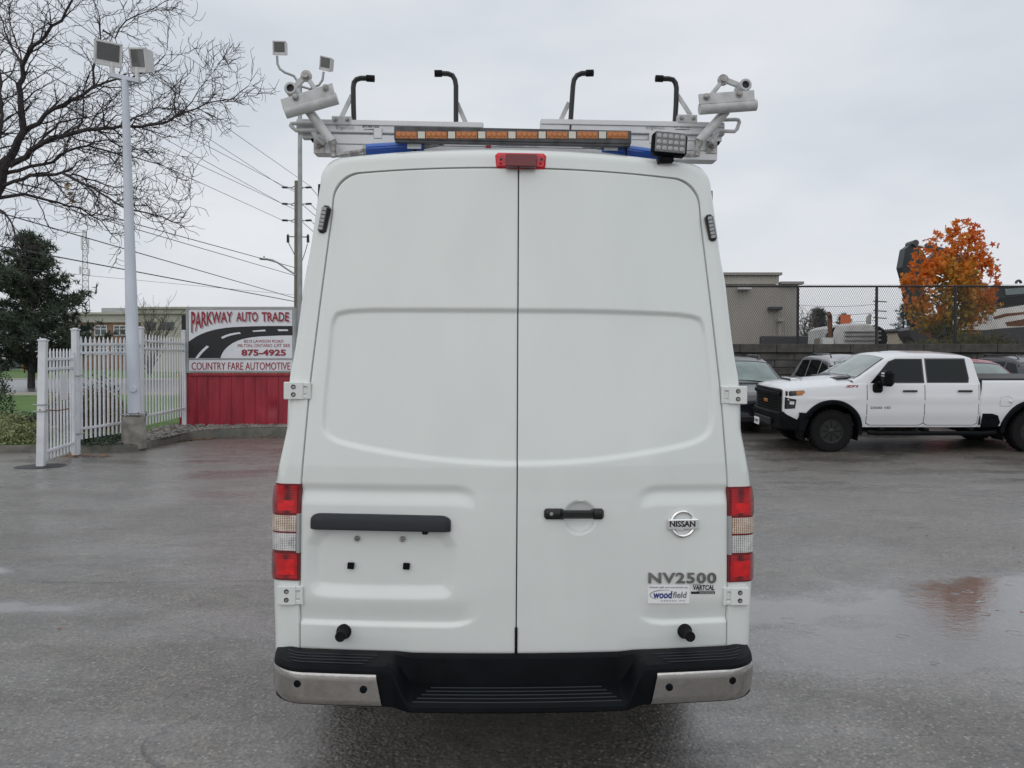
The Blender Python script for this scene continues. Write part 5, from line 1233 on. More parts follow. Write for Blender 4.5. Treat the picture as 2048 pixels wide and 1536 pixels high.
# excavator
EY = 31.0; zb = yard_z(EY)
ex = thing('excavator', (P(1950, 690, EY).x, EY, zb), 'dark green and rusty white tracked excavator behind the autumn tree', 'excavator'); el = ex.location.copy()
def slab(name, mat, pts, y, th, parent=ex, loc=el):
    f_ = [P(a, b, y) for a, b in pts]; mb = MB(); mb.prism(f_, [Vector((p.x, p.y + th, p.z)) for p in f_]); return normals_out(mb.build(name, mat, parent, loc, smooth=0))
slab('stick', 'excavator_green', [(1822, 489), (1834, 488), (1852, 512), (1846, 560), (1850, 640), (1846, 652), (1826, 650), (1812, 562), (1804, 534), (1811, 497)], EY - 1.2, .45)
slab('stick_end', 'rust', [(1838, 632), (1862, 630), (1864, 690), (1840, 690)], EY - 1.1, .4)
slab('bucket', 'dark_steel', [(1818, 660), (1838, 650), (1846, 668), (1862, 680), (1866, 704), (1822, 704), (1830, 684), (1820, 672)], EY - 1.4, .9)
slab('boom', 'excavator_green', [(1846, 560), (1856, 520), (1880, 500), (1925, 510), (1962, 560), (1975, 640), (1948, 650), (1930, 580), (1900, 545), (1868, 548)], EY - .6, .5)
MB().tube([P(1830, 491, EY - .9), P(1852, 495, EY - .9)], .06, 8).build('cylinder_rod', 'chrome', ex, el)
MB().tube([P(1850, 494, EY - .9), P(1900, 506, EY - .9)], .14, 10).build('cylinder', 'excavator_green', ex, el)
MB().lathe([(.12, -.3), (.12, .3)], P(1824, 488, EY - 1), (0, 1, 0), 12).build('pivot_pin', 'dark_steel', ex, el)
slab('engine_house', 'excavator_white', [(1896, 660), (1900, 644), (1935, 634), (1960, 632), (1984, 620), (2075, 606), (2120, 606), (2120, 660), (1990, 660)], EY - .9, 2.4)
slab('counterweight', 'dark_steel', [(1896, 668), (2000, 657), (2130, 648), (2130, 690), (1900, 690)], EY - 1.2, 2.8)
slab('cab', 'excavator_green', [(1976, 622), (1982, 580), (1996, 572), (2090, 570), (2100, 606), (2040, 612)], EY - .7, 1.8)
slab('cab_window', 'glass_dark', [(1998, 600), (2004, 596), (2060, 590), (2080, 592), (2080, 604), (2010, 612)], EY - .74, .04)
slab('undercarriage', 'dark_steel', [(1886, 688), (1890, 676), (1910, 668), (2090, 668), (2110, 690)], EY - 1.3, .6)
slab('lower_boom_mount', 'excavator_green', [(1866, 668), (1880, 630), (1908, 622), (1904, 652), (1890, 670)], EY - 1.0, .6)
for k in range(6): MB().tube([P(1938 + 5 * k, 648 - 2 * k, EY - .95), P(1938 + 5 * k, 634 - 2 * k, EY - .95)], .02, 5).build('grille_bar', 'dark_steel', ex, el)
for pts in ([(1936, 634), (1984, 618)], [(1936, 640), (1984, 626)], [(1936, 634), (1936, 656)], [(1950, 630), (1950, 654)], [(1966, 624), (1966, 650)], [(1984, 618), (1984, 646)]): MB().tube([P(x, y, EY - 1.0) for x, y in pts], .028, 6).build('handrail', 'frame_white', ex, el)
for pts in ([(1986, 634), (2010, 627), (2048, 624), (2048, 628), (2012, 633), (1990, 639)], [(2010, 645), (2048, 638), (2100, 636), (2100, 646), (2040, 652), (2015, 652)], [(1904, 650), (1916, 646), (1918, 654), (1906, 657)]): slab('rust_patch', 'rust', pts, EY - .915, .01)
slab('cab_window', 'glass_teal', [(2010, 578), (2046, 575), (2070, 575), (2070, 586), (2012, 590)], EY - .74, .04)
mb = MB(); mb.tube([P(2037 + 5 * math.cos(q), 567 - 6 * math.sin(q), EY - .3) for q in np.linspace(0, math.pi, 9)], .05, 6); mb.build('lifting_eye', 'dark_steel', ex, el)
for s_, x0, y0, x1, y1 in (('CAT', 1913, 638, 1925, 646), ('345C', 1966, 633, 1979, 641)):
    text_part('lettering', s_, lambda u, v, w, x0=x0, y0=y0, x1=x1, y1=y1: P(lerp(x0, x1, u), lerp(y1, y0, v), EY - .93 - .01 * w), 'print_black', ex, .02, loc=el)
MB().box(P(1932, 639, EY - .93), (.12, .03, .14), None).build('panel_hatch', 'print_black', ex, el)
# distant pole line
FPY = 110.0; q = P(1753, 690, FPY)
fp = thing('distant_utility_pole', (q.x, FPY, yard_z(FPY) - .5), 'distant utility pole with crossarms seen through the chain-link fence', 'utility pole'); fl = fp.location.copy()
MB().tube([(q.x, FPY, fl.z), P(1753, 597, FPY)], .22, 8).build('pole', 'wood_pole', fp, fl)
for k, py in enumerate((603, 622, 636)): MB().box(P(1760, py, FPY - .2), (1.9, .15, .15), roty(.06)).build('crossarm', 'wood_pole', fp, fl)
for py in (608, 625, 640):
    a_ = P(1756, py, FPY); b_ = P(1600, py + 2, FPY + 5); cable(a_, b_, .03, .3, 1.0, 'faint far cable strung left from the distant pole beyond the chain-link fence' if False else 'faint far cable strung from the distant pole beyond the chain-link fence')
# ------------------------------------------------------------------ vehicles (local x runs from the front axle to the rear, y across, z up)
def make_vehicle(name, label, cat, loc, rot, sp_):
    root = thing(name, loc, label, cat, sp_.get('group'), rot)
    st_ = sp_['stations']; paint = sp_['paint']; WR = sp_['wheel_r']; arches = [(xc, sp_['arch_r']) for xc in (0.0, sp_['wb'])]
    tab = lambda k: [(s[0], s[k]) for s in st_]
    T1, T2, T3 = tab(1), tab(2), tab(3)
    def hw(x): return interp(x, T3)
    def zt(x): return interp(x, T2)
    def zb(x):
        z = interp(x, T1)
        for xc, r in arches:
            if abs(x - xc) < r: z = max(z, WR + math.sqrt(r * r - (x - xc) ** 2))
        return z
    zmid = sp_['zmid']
    def sy(x, z):
        h = hw(x); return h - sp_.get('tuck', .05) * max(0, (z - zmid) / .4) ** 2 - sp_.get('low', .05) * sstep(zmid - .30, zmid - .42, z) - .05 * max(0, (zmid - .25 - z) / .35) ** 2 + .012 * math.exp(-((z - zmid) / .03) ** 2)
    x0, x1 = st_[0][0], st_[-1][0]
    cols = set(np.round(np.linspace(x0, x1, 70), 4))
    for xc, r in arches:
        for a in np.linspace(0, math.pi, 25): cols.add(round(xc + r * math.cos(a) * .9999, 4))
    for s in st_: cols.add(s[0])
    cols = sorted(c for c in cols if x0 <= c <= x1)
    mb = MB(); NV = 12; rs = .05
    for sg in (-1, 1):
        rows = []
        for x in cols:
            a, b = zb(x), zt(x); r = [(x, sg * (sy(x, a) - .03), a)]
            for j in range(NV):
                z = lerp(a, b - rs, j / (NV - 1)); r.append((x, sg * sy(x, z), z))
            for k in (30, 60, 90):
                q = math.radians(k); r.append((x, sg * (sy(x, b - rs) - rs * (1 - math.cos(q))), b - rs + rs * math.sin(q)))
            rows.append(r)
        mb.grid(rows)
    def top_z(x, y):
        h = sy(x, zt(x) - rs) - rs; cr_ = interp(x, sp_['crown']); return zt(x) + cr_ * (1 - min(1, abs(y) / max(h, .01)) ** 2.6)
    rows = []
    for x in cols:
        h = sy(x, zt(x) - rs) - rs; rows.append([(x, h * t, top_z(x, h * t)) for t in np.linspace(-1, 1, 13)])
    mb.grid(rows)
    for x in (x0, x1):      # closed ends
        a, b = zb(x), zt(x); h = sy(x, b - rs)
        rows = [[(x + (-.03 if x == x0 else .03) * (1 - t * t), sy(x, z) * t, z) for t in np.linspace(-1, 1, 9)] for z in np.linspace(a, b, 6)]
        rows.append([(x, (h - rs) * t, top_z(x, (h - rs) * t)) for t in np.linspace(-1, 1, 9)]); mb.grid(rows)
    body = normals_out(mb.build('body', paint, root, smooth=45))
    MB().box(((x0 + x1) / 2, 0, sp_['zfloor']), (x1 - x0 - .5, 1.5, .25)).build('chassis', 'dark_steel', root)
    for xc, r in arches:
        for sg in (-1, 1):      # wheel well liner
            m_ = MB(); m_.grid([[(xc + (r + .01) * math.cos(q), sg * d, WR + (r + .01) * math.sin(q)) for q in np.linspace(-.35, math.pi + .35, 15)] for d in (hw(xc) - .05, hw(xc) - .45)]); m_.build('wheel_well', 'rubber', root)
            MB().box((xc, sg * (hw(xc) - .46), WR + .2), (2 * r, .02, r * 1.3)).build('wheel_well', 'rubber', root)
    # greenhouse
    G = sp_['gh']; prof = G['prof']; zb0 = G['zb']; wb_, wt_, zt0 = G['wb'], G['wt'], G['zt']
    def gz_(x): return interp(x, prof)
    def gh(z): return lerp(wb_, wt_, (z - zb0) / (zt0 - zb0))
    gx = sorted(set(np.round(np.concatenate([np.linspace(prof[0][0], prof[-1][0], 44), [p[0] for p in prof]]), 4))); rr = G.get('r', .06)
    zs_ = [gz_(x) for x in gx]
    for _ in range(G.get('smooth', 2)): zs_ = [zs_[0]] + [(zs_[i - 1] + 2 * zs_[i] + zs_[i + 1]) / 4 for i in range(1, len(zs_) - 1)] + [zs_[-1]]
    gtab = list(zip(gx, zs_)); gzs = lambda x: interp(x, gtab)
    def roof_pt(x, t):
        z = max(gzs(x), zb0 + .005); h = gh(z - rr) - rr * .8 if z - rr > zb0 else gh(z) - rr * .8; y = h * t; return Vector((x, y, z + G['crown'] * (1 - t * t) * min(1, (z - zb0) / .3)))
    mb = MB(); rows = []
    for x in gx:
        z = max(gzs(x), zb0 + .005); r_ = min(rr, (z - zb0) * .8); L = []
        side = [(gh(lerp(zb0, z - r_, k / 5)), lerp(zb0, z - r_, k / 5)) for k in range(6)]
        hs = gh(z - r_)
        for q in (30, 60): side.append((hs - r_ * .8 * (1 - math.cos(math.radians(q))), z - r_ + r_ * math.sin(math.radians(q))))
        L = [(x, -a, b) for a, b in side] + [tuple(roof_pt(x, t)) for t in np.linspace(-1, 1, 11)] + [(x, a, b) for a, b in side[::-1]]
        rows.append(L)
    mb.grid(rows); cabin = normals_out(mb.build('cabin', paint, root, smooth=50))
    def glass_side(poly, sg, off, mat, nm, parent=cabin):
        m_ = MB(); f_ = [Vector((x, sg * (gh(z) + off), z)) for x, z in poly]; m_.prism(f_, [p + Vector((0, -sg * .006, 0)) for p in f_]); return normals_out(m_.build(nm, mat, parent, smooth=0))
    for w in G['windows']:
        for sg in (-1, 1):
            cx_ = sum(p[0] for p in w) / len(w); cz_ = sum(p[1] for p in w) / len(w)
            big = [(cx_ + (x - cx_) * 1.06, cz_ + (z - cz_) * 1.10) for x, z in w]
            glass_side(big, sg, .004, 'black_gloss', 'window_trim'); glass_side(w, sg, .009, G.get('side_glass', 'glass_dark'), 'side_window')
    def top_patch(xa, xb, w, off, mat, nm):
        rows = []
        for i in range(13):
            x = lerp(xa, xb, i / 12); d = (roof_pt(x + .01, 0) - roof_pt(x - .01, 0)).normalized(); nrm = Vector((-d.z, 0, d.x))
            if nrm.z < 0: nrm = -nrm
            rows.append([roof_pt(x, t * w) + nrm * off for t in np.linspace(-1, 1, 11)])
        return normals_out(MB().grid(rows).build(nm, mat, cabin))
    top_patch(G['ws'][0], G['ws'][1], .97, .004, 'black_gloss', 'windscreen_surround'); top_patch(G['ws'][0] + .06, G['ws'][1] - .02, .93, .009, 'glass_teal', 'windscreen')
    if 'rear' in G: top_patch(G['rear'][0], G['rear'][1], .88, .008, 'glass_dark', 'rear_window')
    # wheels
    for xc, _ in arches:
        for sg in (-1, 1):
            y = sg * (hw(xc) - sp_['tyre_w'] / 2 - .0); tw = sp_['tyre_w'] / 2; c = (xc, y, WR); ax = (0, sg, 0); ri = WR * sp_.get('rim_k', .60)
            t_ = MB().lathe([(ri, -tw * .8), (WR * .93, -tw), (WR, -tw * .75), (WR, tw * .75), (WR * .985, tw * .85), (WR * .93, tw), (WR * .75, tw * 1.03), (ri, tw * .88)], c, ax, 40, caps=False)
            if sp_.get('tread'):
                for k in range(30):
                    a = 2 * math.pi * k / 30; m = Matrix.Rotation(-a, 3, 'Y')
                    for s2, off in ((-.6, 0), (.6, .5), (.9, .25)):
                        a2 = a + off * 2 * math.pi / 30; m = Matrix.Rotation(-a2, 3, 'Y'); rad = WR + .004 if s2 != .9 else WR * .965
                        t_.box(Vector((xc, y + sg * s2 * tw * (1 if s2 < .9 else 1.08), WR)) + m @ Vector((rad, 0, 0)), (.022, tw * .55 if s2 < .9 else .03, .05), m, .003)
            w_ = t_.build('wheel', 'rubber', root)
            rm = MB().lathe([(ri * 1.01, tw * .80), (ri * 1.02, tw * .92), (ri * .93, tw * .90), (ri * .88, tw * .55), (ri * .25, tw * .45), (ri * .25, tw * .80), (ri * .18, tw * .85), (0, tw * .85)], c, ax, 30)
            for k in range(8):
                a = 2 * math.pi * k / 8; m = Matrix.Rotation(a, 3, 'Y')
                rm.box(Vector(c) + Vector((0, sg * tw * .68, 0)) + m @ Vector((ri * .55, 0, 0)), (ri * .72, tw * .24, ri * .17), m, .008)
                rm.lathe([(.014, tw * .84), (.014, tw * .92), (0, tw * .92)], Vector(c) + m @ Vector((ri * .86, 0, 0)), ax, 6)
            rm.build('rim', sp_['rim'], w_)
    return dict(root=root, body=body, cabin=cabin, sy=sy, zt=zt, zb=zb, hw=hw, top_z=top_z, gh=gh, roof_pt=roof_pt, glass_side=glass_side)
def side_patch(v, poly, sg, off, mat, nm, parent):
    cx = sum(p[0] for p in poly) / len(poly); cz = sum(p[1] for p in poly) / len(poly); n = len(poly); rows = []
    ring = []
    for i in range(n):
        a, b = poly[i], poly[(i + 1) % n]
        for k in range(4): ring.append((lerp(a[0], b[0], k / 4), lerp(a[1], b[1], k / 4)))
    S3 = lambda x, z, o_: Vector((x, sg * (v['sy'](x, z) + o_), z))
    for f in (.02, .25, .5, .75, 1.0): rows.append([S3(lerp(cx, x, f), lerp(cz, z, f), off) for x, z in ring])
    rows.append([S3(x, z, off - .02) for x, z in ring])
    m_ = MB(); m_.grid(rows, closed=True); return normals_out(m_.build(nm, mat, parent, smooth=40))
def side_panel(v, xa, xb, za, zc, sg, off, mat, nm, parent, r=.04):
    """a door skin: a patch of the flank standing proud of it, rounded corners"""
    rows = []
    for i in range(15):
        x = lerp(xa, xb, i / 14); e = min(x - xa, xb - x); k = r - math.sqrt(max(0, r * r - max(0, r - e) ** 2)) if e < r else 0
        rows.append([(x, sg * (v['sy'](x, z) + off), z) for z in np.linspace(za + k, zc, 12)])
    lp = [r_[0] for r_ in rows] + rows[-1][1:] + [r_[-1] for r_ in rows[-2::-1]] + rows[0][-2:0:-1]
    bk = [(p[0], p[1] - sg * .01, p[2]) for p in lp]
    m_ = MB(); m_.grid(rows); m_.grid([lp + [lp[0]], bk + [bk[0]]]); return normals_out(m_.build(nm, mat, parent, smooth=40))

# white pickup truck
TY_ = 15.4; tx = P(1663, 865, TY_).x; truck_loc = Vector((tx, TY_ + 1.03, gz(tx, TY_ + 1.03)))
SL_ = math.atan(.05)
tr = make_vehicle('pickup_truck', 'white crew cab pickup truck with black bumper, flares and mud tyres', 'pickup truck', truck_loc, (SL_, 0, 0), dict(
    paint='truck_white', wheel_r=.42, wb=4.04, arch_r=.565, zmid=1.06, zfloor=.62, tyre_w=.29, rim='black_satin', tread=True, rim_k=.56, tuck=.045, low=.02,
    stations=[(-.93, .80, 1.24, .84), (-.86, .74, 1.285, .95), (-.70, .66, 1.31, 1.0), (-.4, .56, 1.335, 1.02), (.3, .50, 1.385, 1.025), (.62, .50, 1.41, 1.02), (.72, .50, 1.40, 1.02), (2.96, .50, 1.40, 1.02), (2.985, .50, 1.42, 1.0), (3.01, .50, 1.445, 1.02), (3.3, .52, 1.445, 1.03), (4.04, .55, 1.445, 1.03), (5.0, .58, 1.445, 1.02), (5.05, .62, 1.43, 1.0)],
    crown=[(-.93, .05), (-.6, .09), (.3, .10), (.6, .09), (.8, .02), (6, 0.02)],
    gh=dict(prof=[(.42, 1.44), (.62, 1.55), (1.10, 1.87), (1.28, 1.93), (1.7, 1.965), (2.3, 1.965), (2.75, 1.93), (2.88, 1.88), (2.965, 1.40)], zb=1.375, zt=1.95, wb=.985, wt=.825, crown=.055, r=.07, smooth=1, ws=(.47, 1.12),
            windows=[[(.80, 1.415), (1.83, 1.415), (1.83, 1.86), (1.32, 1.86), (1.18, 1.81)], [(1.93, 1.415), (2.72, 1.415), (2.74, 1.50), (2.70, 1.86), (1.93, 1.86)]])))
R = tr['root']; sgn = -1
for sg in (-1, 1):
    for xa, xb in ((.70, 1.845), (1.86, 2.93)):
        side_panel(tr, xa - .012, xb + .012, .535, 1.36, sg, .001, 'print_black', 'door_gap', R)
        d_ = side_panel(tr, xa, xb, .545, 1.365, sg, .005, 'truck_white', 'door', R)
        hx = xb - .30 if xb < 2 else xb - .28
        y = sg * (tr['sy'](hx, 1.23) + .03); MB().box((hx, y, 1.235), (.29, .03, .042), None, .012).box((hx - .1, y - sg * .02, 1.235), (.04, .04, .035)).box((hx + .1, y - sg * .02, 1.235), (.04, .04, .035)).build('door_handle', 'black_gloss', d_)
    for xc in (0.0, 4.04):
        m_ = MB(); angs = np.linspace(-.12, math.pi + .12, 30) if xc == 0 else np.linspace(-.05, math.pi + .05, 30)
        rows = []
        for q in angs:
            ring = []
            for dr, dy in ((-.015, -.05), (-.015, .035), (.05, .045), (.075, .015), (.07, -.02)):
                x = xc + (.565 + dr) * math.cos(q); z = .42 + (.565 + dr) * math.sin(q); ring.append((x, sg * (tr['sy'](x, max(z, .5)) + dy), z))
            rows.append(ring)
        m_.grid(rows); normals_out(m_.build('fender_flare', 'black_plastic', R, smooth=50))
    m_ = MB().tube([(.72, sg * 1.02, .40), (.9, sg * 1.06, .385), (3.0, sg * 1.06, .385), (3.3, sg * 1.0, .40)], .045, 10)
    for x in (1.0, 1.9, 2.8): m_.box((x, sg * .92, .45), (.08, .3, .08), None, .01)
    m_.build('side_step', 'black_plastic', R)
    side_patch(tr, [(3.02, .50), (3.36, .50), (3.40, .60), (3.33, .74), (3.22, .78), (3.02, .78)], sg, .008, 'black_plastic', 'bed_cladding', R)
    # towing mirror
    m_ = MB().box((.98, sg * 1.24, 1.50), (.19, .32, .31), rotz(sg * .18), .05).box((.93, sg * 1.05, 1.40), (.12, .24, .07), None, .02).box((.90, sg * 1.02, 1.30), (.20, .10, .20), None, .04)
    mi = m_.build('side_mirror', 'black_plastic', R)
    MB().box((.885, sg * 1.25, 1.60), (.01, .20, .03), rotz(sg * .18), .004).box((.885, sg * 1.25, 1.55), (.01, .20, .02), rotz(sg * .18), .004).build('mirror_lamp', 'reflector_chrome', mi)
    # lamps round the front corner
    side_patch(tr, [(-.90, 1.12), (-.62, 1.15), (-.55, 1.21), (-.58, 1.245), (-.90, 1.225)], sg, .006, 'black_gloss', 'headlight', R)
    side_patch(tr, [(-.72, 1.145), (-.60, 1.16), (-.56, 1.21), (-.59, 1.235), (-.72, 1.23)], sg, .010, 'orange_lens', 'marker_lens', R)
    side_patch(tr, [(-.91, .86), (-.74, .88), (-.72, 1.06), (-.91, 1.10)], sg, .006, 'black_gloss', 'lower_headlight', R)
    side_patch(tr, [(-.84, .96), (-.76, .96), (-.755, 1.02), (-.84, 1.03)], sg, .010, 'reflector_chrome', 'headlight_lens', R)
# front: grille, bumper, plate
def front_x(y): return -.972 + .035 * (abs(y) / .84) ** 2
m_ = MB(); m_.grid([[(front_x(y) - .006, y, z) for y in np.linspace(-.80, .80, 21)] for z in np.linspace(.80, 1.24, 5)]); gr = normals_out(m_.build('grille', 'black_satin', R))
for z in (.83, .885, .94, .995, 1.05, 1.10): MB().tube([(front_x(y) - .018, y, z) for y in np.linspace(-.76, .76, 15)], .011, 6).build('grille_bar', 'black_satin', gr)
for y in np.linspace(-.70, .70, 21): MB().tube([(front_x(y) - .012, y, .81), (front_x(y) - .012, y, 1.11)], .006, 5).build('grille_bar', 'black_satin', gr)
m_ = MB(); m_.grid([[(front_x(y) - d, y, z) for y in np.linspace(-.80, .80, 21)] for z, d in ((1.10, .01), (1.12, .05), (1.18, .05), (1.20, .01))]); normals_out(m_.build('grille_band', 'black_plastic', gr))
m_ = MB(); m_.grid([[(front_x(y) - d, y, z) for y in np.linspace(-.80, .80, 21)] for z, d in ((1.205, .005), (1.215, .025), (1.25, .02), (1.26, .0))]); normals_out(m_.build('grille_band', 'black_satin', gr))
MB().box((front_x(0) - .03, -.0, .97), (.02, .22, .07), None, .01).build('grille_emblem', 'orange_lens', gr)
m_ = MB(); rows = []
for i in range(41):
    y = lerp(-1.02, 1.02, i / 40); a = abs(y); x = -.99 + .06 * (a / .8) ** 2 + (.34 * sstep(.82, 1.02, a) if a > .82 else 0)
    rows.append([(x + .06, y, .80), (x - .05, y, .80), (x - .075, y, .76), (x - .07, y, .62), (x - .03, y, .46), (x + .06, y, .42), (x + .2, y, .42)])
m_.grid(rows); fb = normals_out(m_.build('front_bumper', 'black_plastic', R, smooth=30))
for sg in (-1, 1):
    side_ = [(-.66, .80), (-.66, .44), (-.55, .42), (-.48, .62), (-.46, .78)]
    m_ = MB(); f_ = [Vector((x, sg * 1.025, z)) for x, z in side_]; m_.prism(f_, [p - Vector((0, sg * .2, 0)) for p in f_]); normals_out(m_.build('bumper_end', 'black_plastic', R, smooth=0))
MB().box((-1.06, 0, .57), (.05, 1.0, .14), None, .01).build('bumper_intake', 'print_black', fb)
pl = MB().box((-1.09, .30, .50), (.012, .31, .155), None, .003).build('license_plate', 'sticker_white', fb)
text_part('plate_lettering', 'BH 80277', lambda u, v, w: Vector((-1.0968 - .001 * w, .30 + .12 - .24 * u, .465 + .065 * v)), 'print_black', fb, .02)
# hood scoop and vents
sc = [(x, y) for x in (-.55, -.40) for y in (-.35, .35)]
m_ = MB().box((-.52, 0, tr['top_z'](-.52, 0) + .012), (.14, .62, .05), roty(-.06), .02); hs_ = m_.build('hood_scoop', 'truck_white', R)
MB().box((-.592, 0, tr['top_z'](-.56, 0) + .014), (.02, .54, .035), None, .004).build('scoop_intake', 'print_black', hs_)
for y_ in (-.5, .5): MB().box((.36, y_, tr['top_z'](.36, y_) + .008), (.30, .40, .02), roty(-.1), .004).build('cowl_vent', 'print_black', R)
MB().tube([(.50, -.62, 1.50), (.58, -.30, 1.55), (.64, .0, 1.58)], .010, 5).build('wiper', 'print_black', R)
MB().box((4.02, 0, 1.465), (1.96, 1.90, .045), None, .015).build('tonneau_cover', 'tonneau', R)
MB().box((2.99, 0, 1.0), (.02, 2.0, .9)).build('cab_gap', 'print_black', R)
MB().tube([(-.1, .80, 1.42), (-.1, .80, 2.05)], .004, 5).build('antenna', 'print_black', R)
def tmap(x0, x1, z0, z1, off): return lambda u, v, w: Vector((lerp(x0, x1, u), -(tr['sy'](lerp(x0, x1, u), lerp(z0, z1, v)) + off + .006 * w), lerp(z0, z1, v)))
text_part('model_lettering', '2500', tmap(.755, 1.00, .875, .925, .005), 'print_grey', R, .02)
text_part('model_lettering', 'HD', tmap(1.045, 1.17, .875, .925, .005), 'print_grey', R, .02)
text_part('trim_lettering', 'Z71', tmap(.25, .52, 1.305, 1.35, .001), 'print_red', R, .05, shear=.2)
rows = [[(x, -(tr['sy'](x, z) + .0015), z) for x in np.linspace(3.36, 3.62, 5)] for z in np.linspace(.93, 1.13, 5)]
MB().tube([(x, -(tr['sy'](x, z) + .001), z) for x, z in [(3.36, .95), (3.38, .93), (3.56, .93), (3.59, .96), (3.60, 1.02), (3.58, 1.10), (3.55, 1.12), (3.40, 1.12), (3.36, 1.09), (3.36, .95)]], .004, 4).build('fuel_door_seam', 'print_grey', R)
MB().lathe([(.025, 0), (.025, .03), (.015, .04), (0, .04)], (3.56, -(tr['sy'](3.56, 1.03)), 1.03), (0, -1, 0), 12).build('fuel_door_knob', 'truck_white', R)

# cars parked in a row, noses to the lot
def suv(name, label, cat, X, paint, glass='glass_dark', L=1.0, H=1.0, Yf=18.0, hatch=True, rails=True):
    yc = Yf + .9; g = lambda q: q * H
    v = make_vehicle(name, label, cat, (X, yc, gz(X, yc)), (0, -SL_, math.pi / 2), dict(
        group='cars parked nose out below the wall', paint=paint, wheel_r=.355, wb=2.75 * L, arch_r=.42, zmid=.80 * H, zfloor=.40, tyre_w=.23, rim='galvanised', tuck=.05,
        stations=[(-.92, .36, g(.80), .66), (-.86, .28, g(.88), .80), (-.70, .24, g(.93), .90), (-.3, .24, g(.99), .955), (.5, .24, g(1.06), .965), (1.5 * L, .24, g(1.08), .965), (3.0 * L, .28, g(1.10), .96), (3.55 * L, .34, g(1.10), .90), (3.72 * L, .42, g(1.05), .80)],
        crown=[(-.92, .04), (-.4, .08), (.5, .09), (1, .02), (4, .02)],
        gh=dict(prof=[(.28, g(1.09)), (.55, g(1.20)), (1.22, g(1.62)), (1.5, g(1.70)), (2.1, g(1.735)), (2.9 * L, g(1.72)), (3.25 * L, g(1.66)), (3.66 * L, g(1.10))], zb=g(1.05), zt=g(1.70), wb=.925, wt=.70, crown=.05, r=.08, smooth=2, ws=(.36, 1.22), rear=(3.32 * L, 3.60 * L), side_glass=glass,
                windows=[[(.95, g(1.12)), (1.75, g(1.12)), (1.75, g(1.60)), (1.42, g(1.58))], [(1.85, g(1.12)), (2.55 * L, g(1.12)), (2.55 * L, g(1.60)), (1.85, g(1.61))], [(2.65 * L, g(1.13)), (3.35 * L, g(1.16)), (3.15 * L, g(1.57)), (2.65 * L, g(1.60))]])))
    R = v['root']
    for sg in (-1, 1):
        f_ = [(-.90 + .25 * 0, .50, .62)]
        m_ = MB(); pts = [Vector((-.93 + .10 * ((abs(y) - .3) / .5) ** 2, sg * y, z)) for y, z in ((.36, g(.70)), (.62, g(.66)), (.80, g(.72)), (.88, g(.82)), (.70, g(.80)), (.48, g(.75)))]
        pts = [Vector((p.x - .012 + (.17 if abs(p.y) > .85 else 0), p.y, p.z)) for p in pts]; m_.prism(pts, [p + Vector((.08, 0, 0)) for p in pts]); normals_out(m_.build('headlight', 'led_clear', R, smooth=0))
        m_ = MB().box((.98, sg * 1.03, g(1.14)), (.13, .20, .15), None, .04).box((1.0, sg * .93, g(1.10)), (.06, .14, .05), None, .01); m_.build('side_mirror', 'black_gloss' if paint != 'suv_silver' else paint, R)
        if rails: MB().tube([(1.5, sg * .60, g(1.70)), (1.62, sg * .60, g(1.80)), (2.9 * L, sg * .60, g(1.79)), (3.05 * L, sg * .60, g(1.70))], .02, 8).build('roof_rail', 'black_gloss', R)
        MB().box((1.62, sg * .985, g(.98)), (.20, .03, .03), None, .008).box((2.45 * L, sg * .985, g(1.0)), (.20, .03, .03), None, .008).build('door_handle', paint, R)
    m_ = MB(); m_.grid([[(-.945 + .08 * (y / .6) ** 2, y, z) for y in np.linspace(-.40, .40, 9)] for z in (g(.52), g(.60), g(.70))]); normals_out(m_.build('grille', 'print_black', R))
    MB().tube([(-.955 + .08 * (y / .6) ** 2, y, g(.62)) for y in np.linspace(-.40, .40, 9)], .02, 6).build('grille_bar', 'chrome' if paint != 'car_red' else 'black_gloss', R)
    MB().box((-.93, 0, .36), (.06, 1.3, .14), None, .02).build('lower_intake', 'print_black', R)
    MB().tube([(.40, -.5, g(1.16)), (.46, .0, g(1.20)), (.5, .4, g(1.21))], .010, 5).build('wiper', 'print_black', R)
    return v
suv('parked_car', 'black SUV with roof rails parked between the van and the white pickup', 'suv', 6.05, 'suv_black', H=1.0, Yf=18.2)
suv('parked_car', 'silver SUV with dark windows parked behind the white pickup hood', 'suv', 9.25, 'suv_silver', H=1.02, Yf=18.4)
suv('parked_car', 'red car showing its roof and windscreen above the pickup bed', 'car', 12.05, 'car_red', H=.98, Yf=18.0, rails=False, L=.98)
suv('parked_car', 'charcoal SUV with roof rails parked beyond the red car', 'suv', 14.25, 'suv_charcoal', H=1.0, Yf=18.3)
